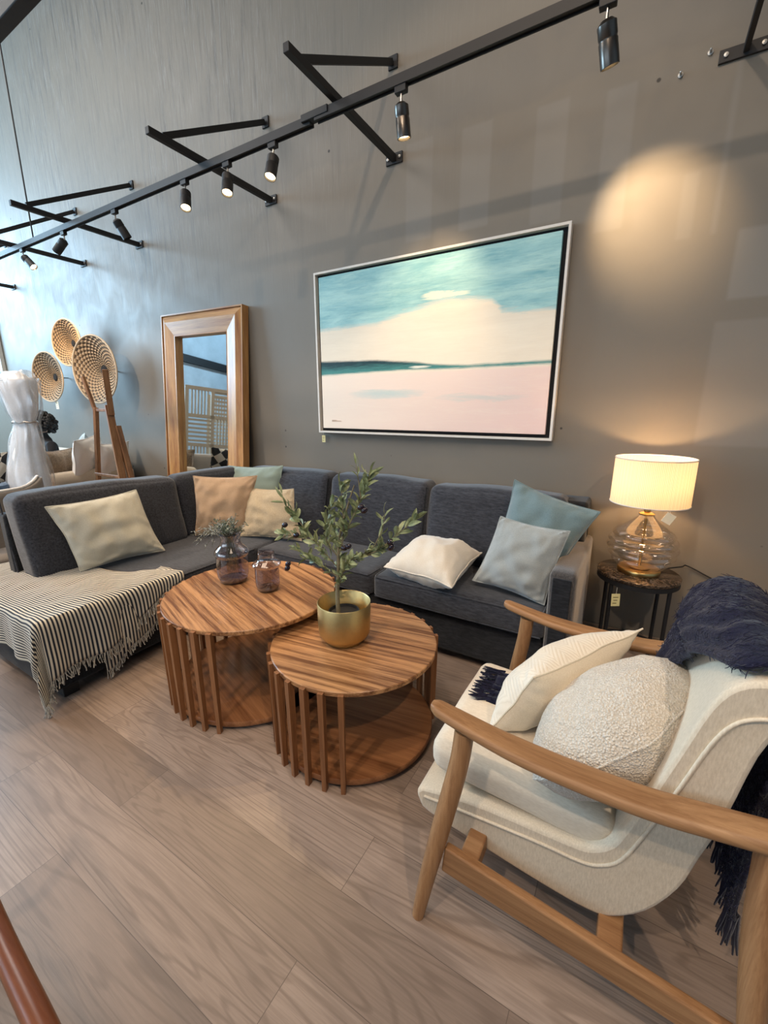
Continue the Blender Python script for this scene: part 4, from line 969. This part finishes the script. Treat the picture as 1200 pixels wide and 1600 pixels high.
def basket(c, R, label, ty_=0):
    t = empty('woven_basket', c, label, 'basket', 'round woven baskets hung on the wall')
    M0 = Matrix.Translation(c) @ Matrix.Rotation(ty_, 4, 'Z') @ Matrix.Rotation(PI/2, 4, 'X')
    NA, NR = 96, 28; V = []; uv = []; Fc = []
    for j in range(NR+1):
        f = j/NR; r = R*(.16+.84*f); z = .02+.115*R/.35*f**1.5
        for i in range(NA+1):
            a = 2*PI*i/NA; s = math.sin(2*PI*24*i/NA+.5); zz = z+.006*math.sin(f*7*2*PI+(PI/2 if s > 0 else -PI/2))
            V.append(M0 @ Vector((r*math.cos(a), r*math.sin(a), zz))); uv.append((i/NA, f))
    for j in range(NR):
        for i in range(NA): Fc.append((j*(NA+1)+i, j*(NA+1)+i+1, (j+1)*(NA+1)+i+1, (j+1)*(NA+1)+i))
    obj('weave', (V, Fc), m_straw, t, uv=uv, solid=.004)
    obj('centre_boss', xf(lathe([(.0001, .03), (R*.08, .032), (R*.14, .026), (R*.17, .012)], n=24), M0), m_inkblack, t)
    zr = .02+.115*R/.35
    obj('rim', xf(tube([(R*math.cos(a*PI/36), R*math.sin(a*PI/36), zr) for a in range(72)], .009, 6, closed=True), M0), m_rim, t)
    obj('hanger', tube([(c[0], c[1], c[2]), (c[0], WY-.002, c[2])], .006, 6), m_black, t)
basket((-5.18, WY-.12, 1.80), .35, 'largest woven straw basket on the wall, right of the other two', .14)
basket((-5.76, WY-.12, 2.12), .25, 'topmost woven straw basket on the wall, left of the largest', .14)
basket((-6.34, WY-.12, 1.765), .29, 'lowest and leftmost woven straw basket on wall with small tag', .14)
price_tag((-6.25, WY-.215, 1.485), .07, .09, .012, 'cream price tag hanging below the leftmost wall basket', m_cardw, ink=True)
t = empty('framed_picture', (-8.7, WY, 1.7), 'pale framed picture cut off by the left edge of photo', 'painting')
obj('frame', frame4(-9.3, -8.16, 1.70, 2.60, .04, WY-.05, WY-.003), m_white, t, smooth=False)
obj('canvas', box(-9.27, -8.19, WY-.03, WY-.01, 1.73, 2.57), plain('mottled_grey_canvas', (.42, .44, .42), .6, var=.4, scale=6), t, smooth=False)

# ------------------------------------------------------------------ background furniture
SXa = -4.90
t = empty('cream_sofa', (-6.4, 2.2, 0), 'cream linen sofa standing along the wall below the woven baskets', 'sofa')
obj('base', rbox(-7.9, SXa-.02, 1.86, 2.68, .06, .42, .03, wob=0, n=6), m_bgsofa, t)
obj('armrest', rbox(SXa-.16, SXa, 1.80, 2.66, .05, .755, .05, (.01, .01, .012), n=10), m_bgsofa, t)
obj('armrest', rbox(-8.05, -7.89, 1.80, 2.66, .05, .755, .05, n=10), m_bgsofa, t)
obj('back', rbox(-7.9, SXa-.1, 2.50, 2.70, .35, .88, .05, (.0, .02, .01), n=10), m_bgsofa, t)
for k in range(2): obj('seat_cushion', rbox(-7.86+1.3*k, -6.58+1.3*k, 1.84, 2.50, .42, .55, .03, (0, 0, .01), n=8, seed=k), m_bgsofa, t)
for x in (-7.9, SXa-.12):
    for y in (1.9, 2.6): obj('foot', box(x-.03, x+.03, y-.03, y+.03, 0, .06), m_black, t, smooth=False)
G2 = 'cushions on the cream sofa'
def P3(name, label, c, w, h, th, mat, az, lean, roll=0, **kw):
    m = Matrix.Translation(c) @ Matrix.Rotation(az, 4, 'Z') @ Matrix.Rotation(lean, 4, 'X') @ Matrix.Rotation(roll, 4, 'Y')
    cs = [m @ Vector(p) for p in ((-w/2, 0, 0), (w/2, 0, 0), (w/2, 0, h), (-w/2, 0, h))]
    return cushion_thing(name, label, 'pillow', G2, cs, th, mat, n=20, **kw)
m_whitep = fabric('white_cotton', (.84, .81, .76), (.76, .73, .68), 200)
P3('throw_pillow', 'off white pillow against the wall, rightmost on the cream sofa', (-5.02, 2.46, .60), .44, .44, .15, m_whitep, -1.2, -.22, seed=21)
P3('throw_pillow', 'large white pillow with pointed corners right of the mottled brown one', (-5.12, 2.24, .56), .56, .56, .17, m_whitep, -.85, -.2, .1, seed=22)
P3('throw_pillow', 'mottled brown fur pillow on the cream sofa behind the wrapped bundle', (-5.14, 1.97, .57), .44, .42, .16, m_brownfur, -1.15, -.15, seed=23)
P3('throw_pillow', 'pale blue white pillow beside the dark haired person on cream sofa', (-5.62, 2.40, .62), .5, .5, .15, fabric('ice_blue_cotton', (.50, .58, .60), (.42, .5, .52), 200), -.4, -.25, seed=24)
def checks():
    t = NT('black_white_diamond_weave'); v = t.obj(rot=(.6, .2, .785)); ck = t.new('ShaderNodeTexChecker'); t.link(v, ck.inputs['Vector']); ck.inputs['Scale'].default_value = 9
    ck.inputs['Color1'].default_value = (.02, .02, .022, 1); ck.inputs['Color2'].default_value = (.6, .55, .46, 1)
    t.set(Base_Color=ck.outputs[0], Roughness=.95); return t.m
t = empty('grey_upholstered_bench', (-4.3, 1.3, 0), 'beige bench seat piled with patterned cushions at the far left edge', 'bench')
obj('seat', rbox(-5.2, -4.35, .9, 1.75, .25, .62, .04, n=8), m_greylinen, t)
obj('back', rbox(-5.35, -5.17, .9, 1.75, .25, .93, .05, n=8), m_greylinen, t)
for x in (-5.25, -4.42):
    for y in (.98, 1.67): obj('leg', tube([(x, y, 0), (x, y, .26)], .02, 10), m_teak, t)
P3('throw_pillow', 'black and cream diamond patterned pillow at the far left edge', (-4.90, 1.36, .66), .48, .42, .14, checks(), -1.1, -.5, seed=25)
P3('throw_pillow', 'blue denim coloured pillow below the diamond patterned one at far left', (-4.62, 1.33, .64), .42, .24, .12, fabric('denim_blue', (.10, .16, .24), (.06, .10, .16), 200), -1.0, -.9, seed=26)

# person sitting on the cream sofa: one continuous skinned body, mostly hidden
def skinned(name, pts, edges, mat, parent, sub=2):
    me = bpy.data.meshes.new(name); me.from_pydata([Vector(p[:3])-Vector(parent.location) for p in pts], edges, []); me.update()
    o = bpy.data.objects.new(name, me); C.objects.link(o); o.parent = parent
    s = o.modifiers.new('skin', 'SKIN'); s.use_smooth_shade = True
    if not me.skin_vertices: me.skin_vertices.new()
    for i, p in enumerate(pts): me.skin_vertices[0].data[i].radius = (p[3], p[4] if len(p) > 4 else p[3]); me.skin_vertices[0].data[i].use_root = (i == 0)
    b = o.modifiers.new('sub', 'SUBSURF'); b.levels = sub; b.render_levels = sub
    me.materials.append(mat); return o
hx, hy = -5.85, 2.2
t = empty('person', (hx, hy, .55), 'seated person with dark curly hair and black top, mostly hidden behind wrapped bundle', 'person')
m_skin = plain('skin', (.26, .14, .09), .5); m_hair = plain('black_curly_hair', (.006, .005, .005), .6, bump=.8, scale=60); m_top = plain('black_top', (.008, .008, .01), .9)
pp = [(hx, hy, .64, .15, .11), (hx, hy+.02, .80, .13, .10), (hx, hy+.02, .96, .15, .10), (hx, hy+.01, 1.04, .07), (hx, hy-.01, 1.10, .05), (hx, hy-.02, 1.17, .075, .085), (hx, hy-.02, 1.25, .075, .085),
      (hx+.17, hy, 1.0, .055), (hx+.24, hy-.05, .78, .045), (hx+.15, hy-.25, .70, .035), (hx+.10, hy-.31, .68, .028), (hx-.17, hy, 1.0, .055), (hx-.24, hy-.05, .78, .045), (hx-.15, hy-.25, .70, .035), (hx-.10, hy-.31, .68, .028),
      (hx+.10, hy-.1, .62, .09), (hx+.13, hy-.45, .60, .075), (hx+.13, hy-.50, .30, .055), (hx+.13, hy-.5, .07, .04), (hx+.13, hy-.62, .04, .035), (hx-.10, hy-.1, .62, .09), (hx-.13, hy-.45, .60, .075), (hx-.13, hy-.50, .30, .055), (hx-.13, hy-.5, .07, .04), (hx-.13, hy-.62, .04, .035)]
ed = [(0, 1), (1, 2), (2, 3), (3, 4), (4, 5), (5, 6), (2, 7), (7, 8), (8, 9), (9, 10), (2, 11), (11, 12), (12, 13), (13, 14), (0, 15), (15, 16), (16, 17), (17, 18), (18, 19), (0, 20), (20, 21), (21, 22), (22, 23), (23, 24)]
skinned('body', pp, ed, m_top, t)
hv = []
for k in range(420):
    a = random.uniform(0, 2*PI); b = random.uniform(-.5, 1)*PI/2; r = .115+random.uniform(-.01, .022); d = Vector((math.cos(a)*math.cos(b), math.sin(a)*math.cos(b), math.sin(b)))
    if d.y < -.55 and d.z < .45: continue
    p = Vector((hx, hy+.01, 1.22))+d*r; s = .022
    hv.append(xf(lathe([(.0001, -s), (s*.8, -s*.5), (s, 0), (s*.8, s*.5), (.0001, s)], n=6), Matrix.Translation(p)))
obj('hair', join(*hv), m_hair, t)
hd_ = lathe([(.0001, -.115), (.035, -.11), (.062, -.075), (.076, -.02), (.08, .03), (.07, .08), (.04, .11), (.0001, .12)], n=24)
obj('face', xf(hd_, Matrix.Translation((hx, hy-.025, 1.205)) @ Matrix.Diagonal((1, 1.15, 1, 1))), m_skin, t)
for s in (-.03, .03): obj('eye', xf(lathe([(.0001, -.01), (.009, -.005), (.01, 0), (.009, .005), (.0001, .01)], n=10), Matrix.Translation((hx+s, hy-.108, 1.215))), m_whitep, t)
obj('nose', xf(lathe([(.0001, -.004), (.014, 0), (.006, .035), (.0001, .04)], n=10), Matrix.Translation((hx, hy-.116, 1.175))), m_skin, t)

# bundle wrapped in clear plastic
t = empty('wrapped_bundle', (-4.25, 1.49, .33), 'white padded bundle wrapped in clear plastic standing behind the left sofa back', 'wrapped bundle')
KB = 1.13
wc = [(-4.00, .45, .22), (-3.96, .70, .215), (-3.93, .90, .20), (-3.89, 1.05, .165), (-3.83, 1.20, .125), (-3.80, 1.30, .100), (-3.79, 1.38, .135), (-3.80, 1.50, .165), (-3.81, 1.58, .175), (-3.82, 1.615, .150)]
wc = [((x+.05)*KB, 1.4+(z-1.4)*KB, r*KB) for x, z, r in wc]
def bundle(extra, seed, ss=1.0, dx=0):
    pth = smooth_path([(x+dx, r, z) for x, z, r in wc], 5); V = []; Fc = []; n = 48; m = len(pth)
    for i, p in enumerate(pth):
        for k in range(n):
            a = 2*PI*k/n; r = p.y+extra+.014*nz((math.cos(a)*1.5, math.sin(a)*1.5, p.z*4), 1.6, seed)*ss+.006*math.sin(a*9+p.z*6)*ss
            z = p.z+(.035*math.sin(a*2+seed)+.02*nz((math.cos(a), math.sin(a), seed), 2) if i > m-4 else 0); V.append((p.x+r*math.cos(a), 1.49+r*.55*math.sin(a), z))
    for i in range(m-1):
        for k in range(n): l = (k+1) % n; Fc.append((i*n+k, i*n+l, (i+1)*n+l, (i+1)*n+k))
    Fc.append(tuple((m-1)*n+k for k in range(n))); Fc.append(tuple(range(n))[::-1])
    return V, Fc
obj('padding', bundle(0, 3), fabric('white_foam_wrap', (.80, .80, .79), (.70, .70, .69), 60), t)
obj('plastic_film', bundle(.022, 8, 2.2, .02), thin_glass('clear_plastic_film', (.98, .98, .99), .02, rough=.3), t)
obj('binding', tube([(-4.237+.122*math.cos(a*PI/18), 1.49+.072*math.sin(a*PI/18), 1.287+.006*math.sin(a)) for a in range(36)], .006, 6, closed=True), m_chrome, t)
t = empty('plinth', (-4.45, 1.49, 0), 'low grey box under the plastic wrapped bundle', 'box'); obj('box', box(-4.75, -4.15, 1.32, 1.66, 0, .33), m_greylinen, t, smooth=False, bevel=.01)

# curved back chair behind the sofa at the left edge
t = empty('lounge_chair', (-3.75, .95, 0), 'grey beige chair with curved piped back behind the left end of charcoal sofa', 'chair')
def cback(i, j, off):
    a = math.radians(-58+118*i); R = .40+off; zt = .845+.055*max(0, (i-.72)/.28)**1.5
    return Vector((-3.98+R*math.cos(a)*.85, 1.00+R*math.sin(a), .40+(zt-.40)*j))
obj('back', grid(40, 14, lambda i, j: cback(i, j, .0)), m_greylinen, t, solid=.06)
obj('piping', tube([cback(i/40, 1.02, .0) for i in range(41)]+[cback(1.0, 1-k/10, 0) for k in range(1, 10)], .010, 8), m_whitep, t)
obj('seat', rbox(-4.02, -3.42, .75, 1.30, .34, .46, .04, (0, 0, .02), n=10), m_greylinen, t)
for x in (-3.95, -3.47):
    for y in (.80, 1.24): obj('leg', tube([(x, y, 0), (x, y, .35)], [.013, .02], 10), m_teak, t)

# wooden easel stand and low table
t = empty('wooden_easel', (-4.1, 1.95, 0), 'slim teak easel stand in front of the cream sofa', 'easel')
ey = 1.95
def E(px_, z): return Vector((px_, ey, z))
obj('left_leg', bar((-4.30, ey-.05, 0), (-4.07, ey, 1.40), .035, .03), m_teak, t, smooth=False, bevel=.003)
obj('right_leg', bar((-3.64, ey-.05, 0), (-3.86, ey, 1.42), .055, .03), m_teak, t, smooth=False, bevel=.003)
obj('rear_leg', bar((-3.61, ey+.06, 0), (-3.82, ey+.03, 1.25), .045, .03), m_teak, t, smooth=False, bevel=.003)
obj('upper_arm', bar((-4.08, ey, 1.36), (-4.16, ey-.02, 1.66), .025, .025), m_teak, t, smooth=False, bevel=.003)
obj('upper_arm', bar((-3.83, ey, 1.34), (-3.79, ey-.02, 1.70), .045, .03), m_teak, t, smooth=False, bevel=.003)
obj('crossbar', bar((-4.08, ey, 1.38), (-3.86, ey, 1.38), .022, .024), m_teak, t, smooth=False, bevel=.003)
obj('crossbar', bar((-4.19, ey-.03, .82), (-3.77, ey-.03, .82), .022, .024), m_teak, t, smooth=False, bevel=.003)
t = empty('wooden_side_table', (-4.2, 2.3, 0), 'low orange brown wooden table top glimpsed behind the sofa back near easel', 'table')
m_tt = wood('orange_teak', (.24, .09, .035), (.42, .20, .09), 'x', 20)
obj('tabletop', box(-4.75, -3.95+.02, 2.0, 2.48, .60, .63), m_tt, t, smooth=False, bevel=.005)
for x in (-4.68, -4.0):
    for y in (2.06, 2.42): obj('leg', tube([(x, y, 0), (x, y, .602)], .018, 10), m_teak, t)

# near wooden chair at bottom left corner, mostly outside the frame
t = empty('wooden_armchair', (-.75, -.15, 0), 'polished reddish wooden armrest of a chair cut off at the bottom left corner', 'chair')
ap = smooth_path([(-1.40, .165, .545), (-1.086, .137, .525), (-.834, .1155, .52), (-.648, .1035, .52), (-.55, .097, .505), (-.51, .095, .43), (-.50, .096, .25), (-.50, .10, 0)], 6)
obj('armrest', tube(ap, [(.0175 if i < 24 else .018) for i in range(len(ap))], 18), m_redwood, t)
obj('armrest', tube([(p.x, -.55, p.z) for p in ap], .018, 14), m_redwood, t)
obj('rear_leg', tube([(-1.35, .155, .54), (-1.32, .15, .3), (-1.38, .15, 0)], .019, 12), m_redwood, t)
obj('rear_leg', tube([(-1.35, -.55, .54), (-1.32, -.55, .3), (-1.38, -.55, 0)], .019, 12), m_redwood, t)
obj('seat', rbox(-1.30, -.56, -.50, .07, .28, .40, .04, (0, 0, .012), n=10), m_greylinen, t)
